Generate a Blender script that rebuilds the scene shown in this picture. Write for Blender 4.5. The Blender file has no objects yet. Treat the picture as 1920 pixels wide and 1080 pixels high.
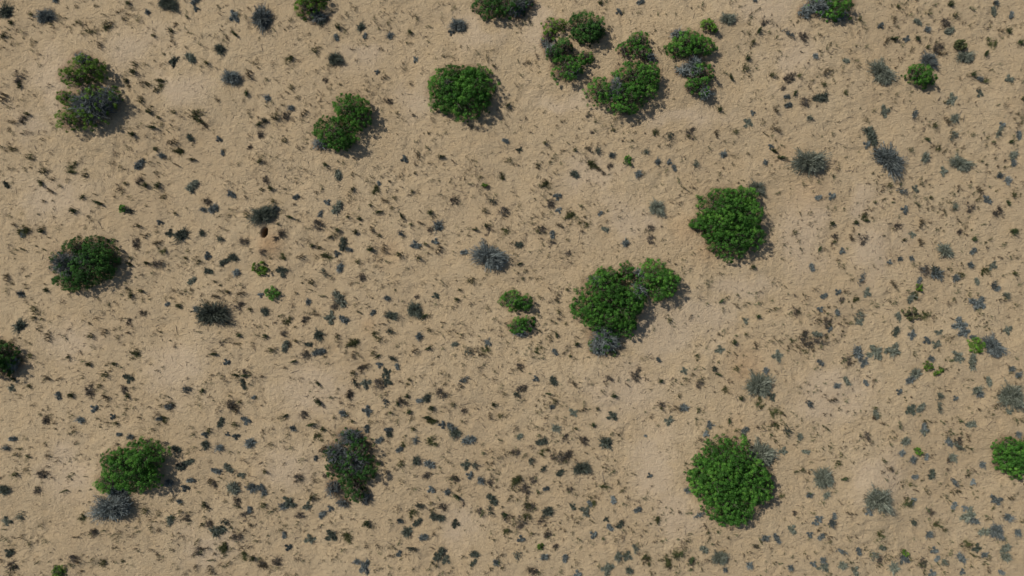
import bpy, math, random
import numpy as np

scene = bpy.context.scene
R = math.radians
rng = np.random.default_rng(11)
random.seed(11)

# ---------------------------------------------------------------- camera, sky, sun, exposure
CAM_H = 32.0                       # drone height; 24 mm lens looking straight down
cam_d = bpy.data.cameras.new('camera'); cam_d.lens = 24.0; cam_d.sensor_width = 36.0
cam_d.clip_end = 3000.0
cam = bpy.data.objects.new('camera', cam_d); scene.collection.objects.link(cam)
cam.location = (0, 0, CAM_H); cam.rotation_euler = (0, 0, 0)
scene.camera = cam

SUN_ELEV = 46.0
SUN_DIR = np.array([-0.83, 0.56]); SUN_DIR /= np.linalg.norm(SUN_DIR)     # towards the sun, on the map
world = bpy.data.worlds.new("World"); scene.world = world; world.use_nodes = True
wn = world.node_tree; wn.nodes.clear()
sky = wn.nodes.new('ShaderNodeTexSky'); sky.sky_type = 'NISHITA'; sky.sun_disc = False
sky.sun_elevation = R(SUN_ELEV); sky.sun_rotation = math.atan2(SUN_DIR[0], SUN_DIR[1])
bg = wn.nodes.new('ShaderNodeBackground'); bg.inputs['Strength'].default_value = 0.062
wo = wn.nodes.new('ShaderNodeOutputWorld')
wn.links.new(sky.outputs[0], bg.inputs[0]); wn.links.new(bg.outputs[0], wo.inputs[0])
sun_d = bpy.data.lights.new('sun', 'SUN'); sun_d.energy = 3.5; sun_d.angle = R(1.0); sun_d.color = (1.0, 0.955, 0.88)
sun = bpy.data.objects.new('sun', sun_d); scene.collection.objects.link(sun)
az = math.atan2(SUN_DIR[0], -SUN_DIR[1])
sun.rotation_euler = (R(90 - SUN_ELEV), 0, az)
sun.location = (0, 0, 60)
scene.view_settings.view_transform = 'Standard'; scene.view_settings.look = 'None'
scene.view_settings.gamma = 1.0; scene.view_settings.exposure = 0.42

# ---------------------------------------------------------------- the survey
# Plants mapped tile by tile.  Each tile is 12 m x 6.75 m of ground; a plant is
# "x y size" in centimetre-like steps (0.625 cm) from the tile's top left corner.
TILES = {
(0,0): dict(
 G="1255 25 150;350 115 150;40 90 150;1755 125 110;1315 465 105;1440 440 110;1655 380 110;1725 590 130;1460 10 90;1480 75 50;1645 1045 55;1115 100 50;1420 1030 85;425 8 60",
 D="800 205 110;150 585 110;1210 645 120;1480 880 150;180 895 90",
 T="960 25 60;590 55 40;905 95 50;735 50 30;970 110 35;1050 145 55;1150 35 30;1415 140 50;1285 230 85;1330 185 35;1415 230 35;460 130 40;430 220 45;400 190 30;545 215 30;600 180 50;640 190 45;850 185 50;680 240 70;730 260 50;940 155 40;980 175 45;1160 270 60;1125 215 30;1175 235 35;270 340 50;295 325 30;325 425 40;335 505 40;110 350 30;15 360 40;770 350 60;800 310 40;1320 330 50;1290 355 25;1510 340 50;1670 250 50;1760 255 70;1850 140 40;1660 110 35;1025 485 60;1105 495 40;1010 545 70;1225 500 40;1245 415 40;1560 485 70;1865 560 70;1910 480 40;165 655 60;955 610 60;975 655 60;1080 625 60;1120 640 60;1850 705 60;1650 760 40;1070 755 70;1120 840 60;1190 880 60;1540 940 60;1310 840 60;1370 880 50;1070 930 50;1150 955 70;1220 940 40;1290 945 50;990 1005 70;1155 1030 50;1290 1065 80;215 860 70;110 920 70;40 740 90;100 815 50;85 975 40;115 1010 35;190 1005 40;235 1000 45;325 1050 50;400 655 50;40 280 60;100 180 60;100 300 40;190 250 50;20 220 40;1870 850 50;1860 60 30;1870 1020 50;240 110 60;1440 260 30;1700 300 50;1640 290 50"),
(480,0): dict(
 G="60 135 150;780 195 90;1000 255 80;590 435 125;1505 180 125;1870 1055 60;490 160 90;1195 440 70;905 540 45;60 905 80;1465 240 60;265 815 60;600 280 60;815 265 50;90 740 70",
 D="235 440 90;520 600 60;1000 755 80;240 870 90;45 1000 90",
 T="610 200 75;665 240 45;630 130 50;685 115 45;890 145 50;960 90 35;1100 85 40;1195 120 50;715 50 35;720 365 50;440 370 70;940 370 45;1130 315 45;820 340 40;260 165 40;175 190 35;245 215 35;400 262 30;315 455 35;280 520 35;745 455 40;540 500 40;960 575 60;870 700 30;830 680 45;840 610 40;85 600 50;270 655 60;155 605 35;1100 515 35;1240 548 30;1160 628 45;1055 850 50;1100 890 30;1175 860 50;1320 885 40;1605 945 55;1890 785 60;1480 60 50;1405 30 30;1390 90 30;1290 195 45;1150 230 60;1735 440 50;1730 390 30;1670 410 40;1585 360 40;1535 345 30;1290 300 30;1785 490 60;200 730 40;320 740 40;375 780 40;475 775 35;515 720 40;365 845 60;345 885 50;140 775 50;80 790 50;160 825 50;150 880 90;210 1045 60;380 1045 40;85 1070 30;1190 1065 50;1330 1050 35;1290 1000 50;1880 860 30;1840 915 30;1435 905 30;1690 945 30;460 545 35;20 935 60;290 910 50;15 480 40;30 300 25;135 480 40;1380 1020 30;920 215 40;995 165 35;1420 430 30;1440 415 30;640 640 40;560 660 50;800 800 40;880 820 50"),
(960,0): dict(
 G="1610 150 120;1775 920 95;1185 1015 75;800 90 60;960 15 70;1805 15 45;1290 515 60;1800 850 50",
 D="1355 995 100;570 855 60;1080 985 80;1880 165 80;600 980 50",
 T="95 178 40;125 145 45;40 240 25;145 190 30;185 420 45;110 470 55;75 555 55;180 465 30;40 635 50;665 12 60;705 8 50;475 5 30;940 95 35;835 92 30;1625 40 35;1835 85 40;1775 120 40;1845 235 70;1770 270 50;1800 320 75;1690 370 40;1765 440 70;1745 520 80;1830 515 35;1770 575 35;1715 245 30;395 905 50;480 800 40;335 940 30;760 968 60;640 905 50;250 1065 70;420 1070 30;825 1055 35;1535 1000 60;1870 915 50;1680 980 60;1885 985 40;1820 710 25;1855 750 25;1520 590 50;1590 560 50;1640 580 60;1560 820 60;1420 40 35;1700 60 30;100 880 30;290 770 25;1260 980 25;1670 1060 40;1060 1000 40;730 215 50;1050 260 40;1090 380 50;1130 400 40;720 370 30;1145 255 30;1040 120 30;1385 60 30;1215 510 50;10 800 25;1600 1060 30;890 1060 40;1320 1025 50"),
(1440,0): dict(
 G="145 265 75;1125 160 85;1365 230 100;1490 425 140;850 540 165;1215 455 130;1385 740 110;880 830 105;1090 855 80;340 435 55;785 1010 165;1835 105 60;1710 70 90;1410 880 90;400 730 140;310 885 75;1395 1010 80;1895 1010 90;835 200 60;1185 225 60;575 465 75;1590 590 60;1815 590 85;145 790 65;130 730 55;1750 940 60;1600 695 80;1040 290 80;1715 20 50;1740 980 80;300 80 100",
 D="150 590 120;290 750 110;1280 350 120;1340 150 100;1680 320 100;260 290 100;580 700 60;100 660 60",
 T="970 55 60;1020 35 35;1105 8 50;1245 38 45;1365 38 65;1520 70 50;805 78 25;820 10 20;1020 115 40;1060 120 40;1060 95 30;945 150 60;1180 110 50;1215 105 30;1400 120 60;1510 200 45;1675 160 35;1670 200 40;1825 225 60;1745 230 50;1900 205 30;1895 315 60;660 258 40;695 195 40;720 370 50;680 150 60;200 135 45;55 212 20;40 300 50;50 245 20;200 183 20;305 212 20;10 125 30;15 180 40;375 298 40;425 370 40;450 342 40;385 430 45;50 440 50;130 430 30;220 475 25;260 518 25;660 460 50;665 500 50;540 450 30;425 540 60;500 535 25;545 545 30;325 608 45;485 600 35;420 630 60;300 655 50;200 700 60;590 655 35;710 645 25;990 440 45;885 310 75;940 290 80;1000 345 50;1120 290 60;1070 390 50;1210 300 40;1200 350 60;1300 400 60;1420 330 80;1450 350 60;1640 395 60;1645 600 65;1545 555 60;1885 525 25;1690 540 20;1890 615 30;1580 660 50;1500 760 25;25 560 80;230 570 60;50 830 60;490 1000 45;60 970 80;25 1020 50;680 1020 30;790 840 55;1150 910 35;1250 945 60;1155 970 30;1350 905 70;1200 1045 60;1645 1030 50;1690 1060 40;1830 1060 60;1870 940 50;1860 855 45;1160 685 35;950 710 30;945 775 30;1315 770 40;1915 740 60;1910 880 50;625 825 25;530 915 20;445 905 20;730 885 50;1780 800 50;1540 1010 50;1330 400 40"),
(0,270): dict(
 G="1035 145 110;1425 310 130;1345 680 140;1255 665 85;1500 660 75;1590 480 120;1730 375 90;1670 65 50;155 665 85;1205 85 60;1545 835 70;1640 710 80;1420 1025 90;960 500 80;1190 585 50;1515 490 50;1730 845 90;1665 880 100;1545 950 90;1760 965 70;35 300 80",
 D="530 175 110;1010 740 110;1160 900 110;1340 60 90;1810 730 100;1035 270 90;1540 415 80;140 650 120;1200 800 80;1870 20 60",
 T="90 40 70;20 30 50;230 100 75;70 180 45;190 190 40;330 200 80;385 70 30;300 295 70;370 350 60;400 265 50;450 315 50;510 275 40;635 235 60;650 188 25;610 400 60;730 440 75;540 500 75;65 540 45;280 525 30;325 430 50;395 425 30;400 548 30;665 555 45;685 580 25;105 605 50;290 650 60;310 620 55;105 795 55;160 790 50;330 790 30;860 390 45;975 410 45;710 375 30;840 140 30;895 180 50;860 75 40;1080 305 70;1170 305 80;925 295 60;890 335 60;1215 395 60;1165 225 55;1315 155 50;1435 110 60;1155 35 60;1125 150 45;1180 145 40;1300 515 60;1085 455 40;1665 250 40;1795 150 40;1690 310 30;1815 320 35;1850 395 25;1025 610 70;1080 685 60;1165 740 70;1160 660 40;1320 790 40;1390 795 50;1470 880 60;1450 850 45;985 850 45;965 900 60;1060 980 55;1140 975 55;1085 890 60;1370 855 60;1585 880 25;1645 945 35;1605 1030 45;1545 1045 30;1695 1020 35;1390 945 30;1425 945 30;1290 1000 30;1090 1040 30;945 1045 40;15 1000 60;60 1040 40;155 940 40;170 1070 50;1735 495 40;1850 530 70;1900 125 50;940 15 50;1620 690 40;1780 480 40;1690 650 50;1640 625 50;1800 1060 50;880 890 60;435 625 40;170 620 50"),
(480,270): dict(
 G="70 515 150;600 470 120;640 745 120;475 520 80;295 395 60;620 930 90;1360 610 120;1740 860 220;920 295 50;1770 425 80;1190 755 100;180 950 110;505 965 80;1085 670 80;610 225 100;1560 810 70;1340 730 65;1110 110 70;530 435 60;150 480 60;690 790 60;600 820 60",
 D="880 350 100;435 615 120;530 850 110;1480 440 100;1840 510 110;1750 660 90;200 660 100;65 260 80;1870 650 90;800 990 90;1310 650 70;45 800 80;145 720 70;190 830 80;1840 250 70",
 T="255 185 40;270 120 40;320 30 50;375 195 45;490 320 40;210 330 35;40 340 45;450 410 30;445 360 35;720 335 60;715 230 35;655 150 50;520 155 60;830 275 40;870 285 35;1000 280 45;985 215 30;1080 250 35;930 180 20;1030 200 30;990 330 30;855 455 60;960 420 60;1035 395 60;920 505 70;1015 475 50;1085 535 60;1090 605 50;1145 560 30;885 585 50;765 555 60;680 540 60;735 655 70;810 660 50;860 640 60;915 680 70;850 785 80;950 780 70;1070 830 100;910 855 50;980 880 50;755 875 60;545 695 60;380 725 40;410 760 60;460 770 60;325 845 60;440 850 50;620 880 50;705 1060 30;790 940 30;825 940 25;885 920 30;1050 1025 25;1010 1045 25;890 1055 30;400 1030 70;330 990 30;110 950 30;100 855 40;120 430 60;280 450 45;250 545 60;310 570 40;170 600 50;600 640 60;560 620 40;590 690 40;1165 355 60;1190 210 50;1190 150 50;1210 80 60;1285 25 45;1305 140 40;1390 90 70;1475 130 40;1290 75 35;1655 140 40;1575 215 40;1605 185 30;1645 165 30;1640 210 40;1455 270 45;1610 295 50;1680 260 50;1730 320 50;1800 370 50;1725 385 45;1710 500 60;1410 405 35;1495 400 50;1410 680 35;1415 750 30;1635 640 60;1580 635 45;1725 610 60;1295 830 50;1215 850 80;1370 790 80;1475 805 50;1160 600 60;1230 590 60;1300 510 70;1350 550 50;1320 265 40;1400 155 30;1900 115 60;1900 745 50;1610 1020 80;1390 1050 50;1330 1060 40;1500 1025 25;1760 1060 40;560 1000 40;1895 620 50;25 130 60;80 150 50;55 90 50;160 100 50;300 255 30;300 295 25;100 330 60;685 380 50;735 405 30;1265 745 60"),
(960,270): dict(
 G="470 220 90;1005 55 75;945 225 70;1095 475 125;700 640 80;50 755 90;55 40 80;645 45 80;750 80 60;1220 175 60;350 495 60;300 680 70;1590 70 65;340 390 70;1090 130 60;1180 130 50;1850 330 130;1900 135 50;1380 150 80;845 740 70;660 520 50",
 D="310 440 110;450 540 100;230 640 90;600 130 110;740 155 70;690 215 50;1040 710 100;1040 640 80;410 820 80;300 750 70;560 600 70;260 300 80;1020 880 60",
 T="235 60 45;400 45 30;475 35 70;570 30 60;515 120 40;290 135 35;325 100 50;195 155 60;45 150 45;10 155 30;330 205 50;290 240 40;250 285 50;275 330 50;205 315 40;155 345 35;10 355 30;90 590 40;55 540 35;50 460 50;160 530 40;225 530 50;290 525 40;350 605 65;235 380 40;555 435 40;515 465 50;545 545 50;505 590 40;520 655 50;590 590 40;710 580 40;715 500 35;820 505 30;800 555 55;890 635 45;990 500 30;915 735 30;790 755 45;855 715 40;1145 720 25;1250 440 55;1250 270 50;1285 325 50;1355 325 50;1240 45 30;1290 95 45;1485 40 45;1770 60 45;1100 10 40;1180 10 45;900 30 50;1590 175 40;1550 215 50;1395 270 30;1325 570 25;1460 740 25;1165 865 50;1275 870 50;1160 200 40;1000 650 40;210 710 40;135 800 40;210 800 45;20 820 50;280 828 25;180 850 25;400 720 40;520 740 30;530 815 40;440 885 50;60 895 60;100 955 50;185 1020 50;80 1020 40;45 965 35;235 1000 25;375 850 40;1590 975 25;1550 970 50;1420 985 30;1460 1050 50;1820 920 60;1340 950 30;1400 1060 40;630 290 25;690 290 30;590 300 30;770 270 20;780 218 20;910 378 25;1080 315 40;680 865 30;150 590 50;190 650 60;430 500 50;480 560 50;1680 90 30;160 640 40;1700 290 35;620 140 50;560 95 40;650 185 60"),
(1440,270): dict(
 G="320 110 190;300 180 230;880 90 150;930 170 190;1190 95 95;1450 130 130;1500 170 110;1335 200 90;1850 80 90;1845 140 70;1020 350 80;1120 330 80;1675 420 90;1410 465 75;1030 490 70;1370 800 150;1300 970 130;1430 1005 70;1730 910 90;1600 1030 80;715 1010 75;380 400 60;1110 675 75;930 885 50;1560 800 70;570 800 60;480 390 70;1095 855 50;1800 275 70;1745 235 60;1640 400 50;1270 940 80;340 925 70;1720 1055 80;1145 1020 60;20 20 50;740 5 70;1010 860 50;1190 940 60;1540 905 60",
 D="750 540 90;720 710 100;1180 960 130;1530 470 90;1740 510 110;1480 660 70;1000 630 90;1660 950 100;530 690 70;1290 30 70",
 T="95 100 80;530 190 50;490 245 50;380 290 40;270 295 50;80 365 35;180 330 20;20 215 30;150 185 20;545 135 25;540 175 25;680 165 20;575 20 20;330 510 45;255 520 35;265 565 25;680 438 25;820 335 20;825 268 20;860 345 50;885 415 40;895 445 25;920 310 60;1000 300 50;920 355 30;810 435 50;805 480 30;785 492 30;750 490 35;760 460 25;740 520 50;790 550 40;760 570 60;680 585 60;580 480 30;1120 390 40;1185 408 35;1130 445 50;1240 400 60;1240 465 45;1305 450 40;1290 515 35;1340 515 50;1320 540 40;1380 375 45;1430 330 50;1520 320 50;1600 340 60;1550 370 40;1580 410 40;1720 350 30;1860 375 60;1820 440 60;1170 590 70;1235 585 40;1145 280 45;1190 275 35;1610 125 40;1645 150 40;1650 215 45;1730 165 40;1780 185 50;1780 120 30;1540 150 40;1860 650 80;1790 750 55;1580 710 60;1690 710 40;1670 765 50;1765 850 40;1790 990 50;1880 970 80;1900 1060 40;1890 855 50;1845 850 30;1440 560 50;1525 545 25;1520 590 25;1460 580 30;1045 715 60;1170 730 60;1290 640 50;1340 650 40;1130 650 40;880 685 30;850 850 35;965 880 25;845 940 20;220 660 60;245 735 50;135 755 55;185 770 30;180 815 40;270 800 40;265 780 20;410 780 60;450 790 50;365 830 20;115 855 25;390 860 40;580 905 50;540 890 40;660 925 35;635 1020 40;960 1050 80;1030 1030 30;45 1035 50;80 1065 30;390 690 30;410 630 30;400 740 30;500 590 60;520 730 60;640 700 60;650 650 50;1420 1060 30;1120 910 50;1380 940 50;1480 980 60;1480 900 40;1910 290 50;1060 50 50;1430 40 40;1640 5 40;1700 5 35;1230 20 40;1330 60 50;35 630 40;50 50 60"),
(0,540): dict(
 G="115 285 125;1600 200 200;1490 240 110;1680 220 120;60 760 90;950 680 100;1645 1010 90;140 45 70;1390 765 80;1265 890 70;1815 720 90;1830 1000 90;840 965 55;1195 980 60;700 905 70;600 990 70;430 810 70;1695 555 60;1245 120 50;1465 160 60;1900 820 40",
 D="655 770 130;1000 510 130;350 990 100;1215 1000 90;1740 860 120;1050 190 80;1785 150 110;1840 640 80;920 770 90;960 260 70;1270 880 90;125 550 90;1660 410 60",
 T="25 15 45;175 100 45;240 160 70;460 100 50;320 15 60;230 225 60;300 235 50;290 290 40;610 245 30;660 265 25;715 230 55;890 235 40;965 60 70;1040 20 75;960 15 50;810 120 40;740 85 35;765 330 60;850 310 40;955 335 50;505 305 40;340 368 75;430 345 30;475 370 50;660 355 60;870 380 40;705 440 55;590 480 45;775 645 80;1195 330 40;1145 345 35;1205 225 35;1300 440 40;1300 415 25;1265 395 25;1600 495 60;1550 512 25;1785 355 60;1500 325 40;1710 275 40;1915 285 40;1910 350 40;1895 405 40;1780 415 50;1720 400 40;430 685 50;190 745 60;515 810 70;775 820 60;725 735 60;945 810 60;840 570 60;905 595 40;610 545 50;490 520 60;575 622 25;610 658 40;330 680 60;140 830 40;1185 620 50;1220 600 40;1120 570 40;1050 620 30;875 890 35;800 885 40;725 975 35;860 1020 70;940 910 25;510 935 30;380 950 40;290 945 40;795 1010 40;545 1065 50;420 1055 35;1040 755 20;1005 890 50;1115 895 50;1040 970 50;935 950 50;1210 880 50;1170 940 50;1130 1060 40;1160 1050 40;1435 1045 35;1740 1030 60;1665 660 50;1755 655 60;1540 705 50;1575 670 40;1690 700 50;1520 885 50;1510 770 60;1490 830 40;1715 810 45;1690 855 50;1790 860 60;1830 790 40;1760 920 60;1640 920 50;1640 890 30;1560 1070 60;1820 660 60;1870 650 50;1295 15 40;1380 20 40;1350 45 25;1420 40 30;1270 75 40;1320 135 60;1640 25 50;1690 30 60;1790 40 70;1750 90 50;1600 60 60;1530 95 30;1420 12 25;1710 255 40;20 400 50;110 455 30;200 510 60;80 400 50;80 690 60;180 405 30;650 575 60;1860 160 60;1010 455 30;1060 90 40;1250 810 40;1205 800 25;1400 680 30"),
(480,540): dict(
 G="615 80 150;545 225 120;650 240 100;1150 165 160;1010 205 110;460 480 110;210 440 100;380 105 75;50 175 90;975 75 55;870 185 60;1000 325 75;1485 425 80;1015 525 75;925 575 60;1055 590 55;980 700 100;970 640 100;815 720 110;970 855 75;830 925 100;465 355 110;390 425 80;1555 690 80;1465 1055 110;1395 1030 70;1590 480 80;1220 365 70;830 1055 70;990 1065 70;740 720 80;1275 830 90;1740 410 90;1345 60 80;275 1055 60;650 940 70;25 50 50;1225 845 60",
 D="225 250 110;360 240 100;740 420 120;580 100 130;1380 790 120;880 350 80;910 740 130;1720 470 100;1110 840 100;335 960 90;200 330 80;1560 940 70;360 520 110;800 610 90;700 800 80;1300 990 90;1200 80 60",
 T="40 665 50;290 40 45;265 130 40;490 60 50;825 20 35;865 68 35;1035 12 30;915 10 25;1085 95 40;1035 130 40;735 125 35;770 180 50;810 125 25;965 195 35;940 270 50;920 380 70;1075 490 35;1085 410 25;1285 455 70;1390 450 50;1185 470 60;1385 630 50;1415 725 50;1390 700 20;1555 270 50;1485 310 40;1425 330 25;1510 340 30;1535 350 35;1700 310 50;1610 400 25;1640 350 20;1685 385 50;1540 470 20;1480 500 50;1550 570 50;1670 605 50;1710 580 50;1790 625 50;1780 690 50;1830 730 50;1855 800 50;1900 640 30;1410 720 40;1525 740 50;1500 760 40;1475 875 60;1535 875 40;1310 900 70;1280 970 60;1145 930 60;1155 985 40;1010 935 60;1750 965 60;1830 970 60;1180 1060 70;1330 1000 50;1060 870 60;1130 810 60;1145 690 60;1130 730 40;820 580 60;790 630 40;720 630 60;740 650 50;680 800 70;710 880 50;465 860 90;560 820 50;610 755 35;405 775 40;450 1000 40;400 1030 80;120 1055 35;45 1070 40;215 960 60;180 980 40;490 1065 60;580 970 50;630 860 50;680 950 50;715 1000 60;860 1010 40;945 1005 40;935 810 40;970 790 40;985 940 40;765 500 50;720 500 60;620 420 50;600 370 60;540 560 50;510 520 40;280 550 60;210 600 45;110 470 70;60 360 60;15 290 50;150 440 50;290 400 60;330 400 50;290 290 40;440 200 60;400 185 50;140 260 40;175 210 40;870 490 60;910 510 60;890 440 50;1260 210 70;1230 200 50;1300 210 40;1400 260 40;1740 150 50;1605 110 50;1560 75 40;1500 85 60;1340 120 50;1470 160 40;1525 15 60;1640 520 30;1690 500 60;1880 410 50;1840 360 50;1410 900 40;1290 320 60;1320 570 30;1230 665 30;1440 1060 50;1560 1000 50;1880 960 40;1640 910 40;1870 260 30;1820 260 40;1780 240 40;330 690 50;460 720 60;410 710 40;5 830 30;1060 1000 50;1780 880 60"),
(960,540): dict(
 G="310 700 95;1295 625 80;465 935 90;1770 250 75;755 965 100;1570 465 95;1490 1030 90;1860 720 190;1180 1000 90;1740 1060 70;335 1055 90;300 890 50;180 680 60;1525 615 80;30 800 80;1290 900 90;1100 540 50;1905 620 60;320 480 60",
 D="930 670 110;1610 765 80;720 690 80;1410 720 90;70 780 100;50 600 80;190 460 80;1860 870 100;1400 520 60;1130 880 80;950 620 60;100 750 60",
 T="295 15 40;320 30 30;415 10 60;205 65 50;335 75 60;350 175 60;340 105 40;285 100 50;190 200 50;245 272 35;295 245 40;400 270 50;345 230 50;195 320 45;270 360 55;335 355 60;305 320 35;265 385 30;485 420 60;440 510 60;215 525 50;150 515 40;105 490 40;60 610 50;465 720 60;430 690 35;965 535 40;1050 515 40;1260 155 35;1190 240 60;1170 200 30;1060 310 40;1340 220 50;1470 125 50;1590 165 45;1750 130 40;1635 260 30;1580 100 60;1690 45 50;1400 65 50;1780 40 50;1870 30 40;1860 215 60;1740 285 30;1770 350 60;1690 360 40;1840 430 60;1680 410 70;1740 510 50;1690 605 60;1550 650 60;1550 555 40;1510 550 30;1560 350 40;1530 390 50;1600 330 50;1620 490 50;1350 650 50;1300 680 50;1380 600 40;1420 680 50;1120 700 60;1060 720 25;1000 680 50;795 685 40;860 725 40;860 685 40;590 720 40;650 820 35;765 810 80;640 910 60;530 915 60;210 945 50;265 980 30;325 850 60;280 880 50;240 845 25;375 885 30;270 795 60;170 880 40;390 965 40;390 1015 50;180 1045 50;120 1055 40;235 1065 30;475 1055 70;610 1030 60;1045 960 45;810 905 25;1120 905 60;1095 860 40;1250 805 50;1240 900 60;1210 915 50;1400 910 60;1380 980 50;1630 1000 60;1610 1070 40;1720 830 60;1780 720 50;1820 870 60;1840 1040 50;1890 1055 30;1930 1070 30;570 720 30;540 870 50;680 770 40;1410 430 40;1330 430 30;1370 480 30;1620 60 60;1690 130 60;1850 110 60;1680 1060 50;20 1065 50;130 440 50;240 455 40;20 480 50;400 440 50;780 420 30;290 720 30;240 810 30;1450 1060 50;1220 690 60;1190 720 50;1330 700 50;880 560 30;830 590 20;1650 700 60;560 330 20"),
(1440,540): dict(
 G="430 60 65;535 30 60;1620 110 150;1105 70 110;765 35 90;535 185 75;700 200 80;705 250 90;1000 215 85;975 330 90;1095 355 90;1280 425 90;1300 335 80;1195 395 70;690 490 120;735 560 100;825 490 150;960 470 150;1465 280 150;1490 330 110;1700 410 130;1720 480 120;1455 520 120;1560 560 130;80 515 110;400 560 80;600 705 90;515 730 60;740 715 60;1125 640 110;1085 690 90;1085 915 110;1160 900 95;1295 890 80;1300 810 80;1840 320 100;1850 780 180;1890 850 130;1680 705 90;1595 770 90;1600 800 70;315 870 80;15 700 120;1815 55 75;990 780 60;1225 530 60;1450 545 80;1545 1030 100;1190 1055 90;1550 370 60;380 350 90;400 160 60;820 950 90;1830 930 80;1835 610 60;1745 5 60;470 310 60;35 820 90;140 1065 80;1880 650 60;1420 830 50",
 D="1200 215 110;300 370 120;230 180 80;600 550 90;460 270 100;400 380 110;320 450 110;60 930 110;60 1030 90;1130 50 70;570 90 70;690 90 80",
 T="295 65 55;210 55 30;45 105 45;70 160 50;20 170 50;185 145 50;180 195 60;240 185 60;375 250 60;450 195 60;465 265 60;350 175 30;395 190 40;460 140 40;310 215 40;630 265 50;580 235 50;570 320 25;555 280 50;545 270 35;820 120 50;825 190 25;1080 290 50;935 275 20;1275 70 45;1390 125 50;1500 90 30;1430 100 30;1540 45 50;1760 90 60;1890 125 50;1610 185 60;1700 215 35;1610 285 35;1680 300 30;1260 215 50;1340 250 30;1350 380 40;685 412 25;500 395 40;40 380 60;110 345 30;85 405 25;10 410 30;175 385 50;235 430 60;190 400 40;260 355 40;290 480 50;340 470 50;250 480 40;400 430 50;440 360 50;570 540 60;640 560 50;1100 490 60;1370 540 50;1390 545 40;1355 610 50;1425 640 30;1090 745 50;1520 690 30;1690 815 20;1720 885 60;1690 950 40;1590 910 40;1540 935 30;1315 1010 40;1450 1000 60;1370 1070 40;1360 775 40;1210 740 20;920 835 25;1040 850 30;755 660 35;810 690 40;350 610 50;75 640 25;490 560 20;190 545 20;235 735 50;300 780 40;310 720 40;430 710 40;490 840 70;420 800 50;520 800 30;590 845 50;540 910 50;430 945 50;210 960 25;650 930 40;690 920 30;800 900 60;790 970 60;870 1010 40;980 1025 60;430 1050 60;345 1055 40;110 940 60;90 990 50;40 940 50;130 1020 60;30 1020 50;1130 430 40;1390 380 40;1880 530 40;1860 610 40;1820 590 40;1890 670 40;1650 270 40;1580 290 30;170 440 40;1190 1000 60;1850 990 50;1910 980 50;600 20 50;355 20 60;1450 20 40;960 110 50;920 100 50;1050 20 60"),
(0,810): dict(
 G="35 425 110;1400 230 100;1735 425 130;1875 430 100;1320 130 90;1610 300 90;1700 280 100;160 625 75;65 660 90;95 50 70;1615 750 150;1680 680 80;1535 100 90;1265 385 90;1265 665 90;1425 360 60;1385 420 70;1345 520 50;1350 260 90;45 115 80;1760 35 60;1700 20 40;1640 120 70;1860 90 110;440 1050 110;990 30 60;1800 330 80;70 900 100;1865 585 60;1540 15 60;900 15 50",
 D="305 320 110;290 440 90;1770 530 90;1760 800 110;1470 900 100;1640 880 110;620 650 90;100 980 110;1830 640 90;1540 700 80;540 960 90;1810 960 100;690 760 80;1680 890 80;1390 650 80;1580 400 80;760 980 80",
 T="200 280 60;115 320 80;10 335 50;210 180 50;115 165 50;355 180 50;440 215 60;360 260 40;565 200 35;605 160 35;670 240 30;540 320 60;480 440 50;525 345 50;320 705 60;185 770 60;70 790 60;350 805 55;125 780 35;575 785 50;620 770 45;690 755 60;905 740 40;865 770 50;1030 745 35;1135 720 50;1180 720 50;780 740 50;610 650 40;880 830 30;870 870 50;1130 885 60;1010 880 50;920 970 40;700 970 60;760 990 60;600 950 60;540 985 60;615 1040 40;300 965 40;190 960 35;425 1000 30;90 1050 60;130 1000 50;20 960 60;350 1075 50;1085 590 70;1130 660 50;1190 620 40;1300 640 50;1350 600 60;1415 605 50;1380 650 50;1450 125 50;1520 550 70;1560 570 40;1525 635 40;1510 700 60;1570 360 60;1585 400 50;1640 460 30;1680 350 25;1780 345 40;1825 205 50;1850 390 50;1770 560 60;1680 510 25;1555 660 40;1470 830 60;1530 880 60;1500 910 60;1440 930 50;1735 890 60;1880 705 50;1840 740 60;1900 830 60;1730 720 50;1780 740 40;1720 800 50;1640 860 60;1600 920 50;1570 970 50;1640 1010 60;1560 1050 80;1700 1000 50;1740 960 40;1880 960 70;1380 1070 40;1460 1030 50;1280 890 40;1290 780 40;1350 790 40;1220 940 30;1190 930 30;1000 780 30;680 520 30;600 440 30;150 180 40;280 75 20;560 10 60;520 10 40;350 100 40;560 90 30;520 215 30;650 330 30;230 820 60;180 50 40;885 80 60;1450 20 60;1720 160 50;1570 220 30;1280 515 50;1770 300 40;1905 190 40;1270 640 60;1220 690 30;1850 870 50;1800 880 60;1680 940 40"),
(480,810): dict(
 G="715 50 150;1590 65 120;1495 15 110;990 20 80;925 60 70;1190 60 80;1195 220 90;1570 255 100;1640 250 80;1600 330 70;1295 250 110;385 825 110;550 795 120;230 545 130;190 570 90;1770 520 120;1755 600 80;1685 370 70;1490 705 90;1205 690 90;1130 760 110;1250 800 90;1370 930 130;1420 970 90;1635 930 90;1630 990 80;810 1030 130;750 980 60;230 875 65;200 785 60;480 635 90;550 585 60;370 570 90;45 465 80;1075 130 70;1220 565 80;1430 455 60;1070 915 60;1170 880 80;35 420 60;1800 980 60;1310 440 70;1325 640 90;15 420 50;1075 670 50;1380 660 90;440 200 50",
 D="300 370 100;1310 80 120;460 40 90;1760 380 80;1290 345 100;320 640 90;680 790 100;1490 360 90;1400 580 100;1880 640 100;1680 610 80;1160 620 100;1875 760 80;30 1030 100;140 970 110;1100 90 60;1560 560 40;500 330 60",
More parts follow.
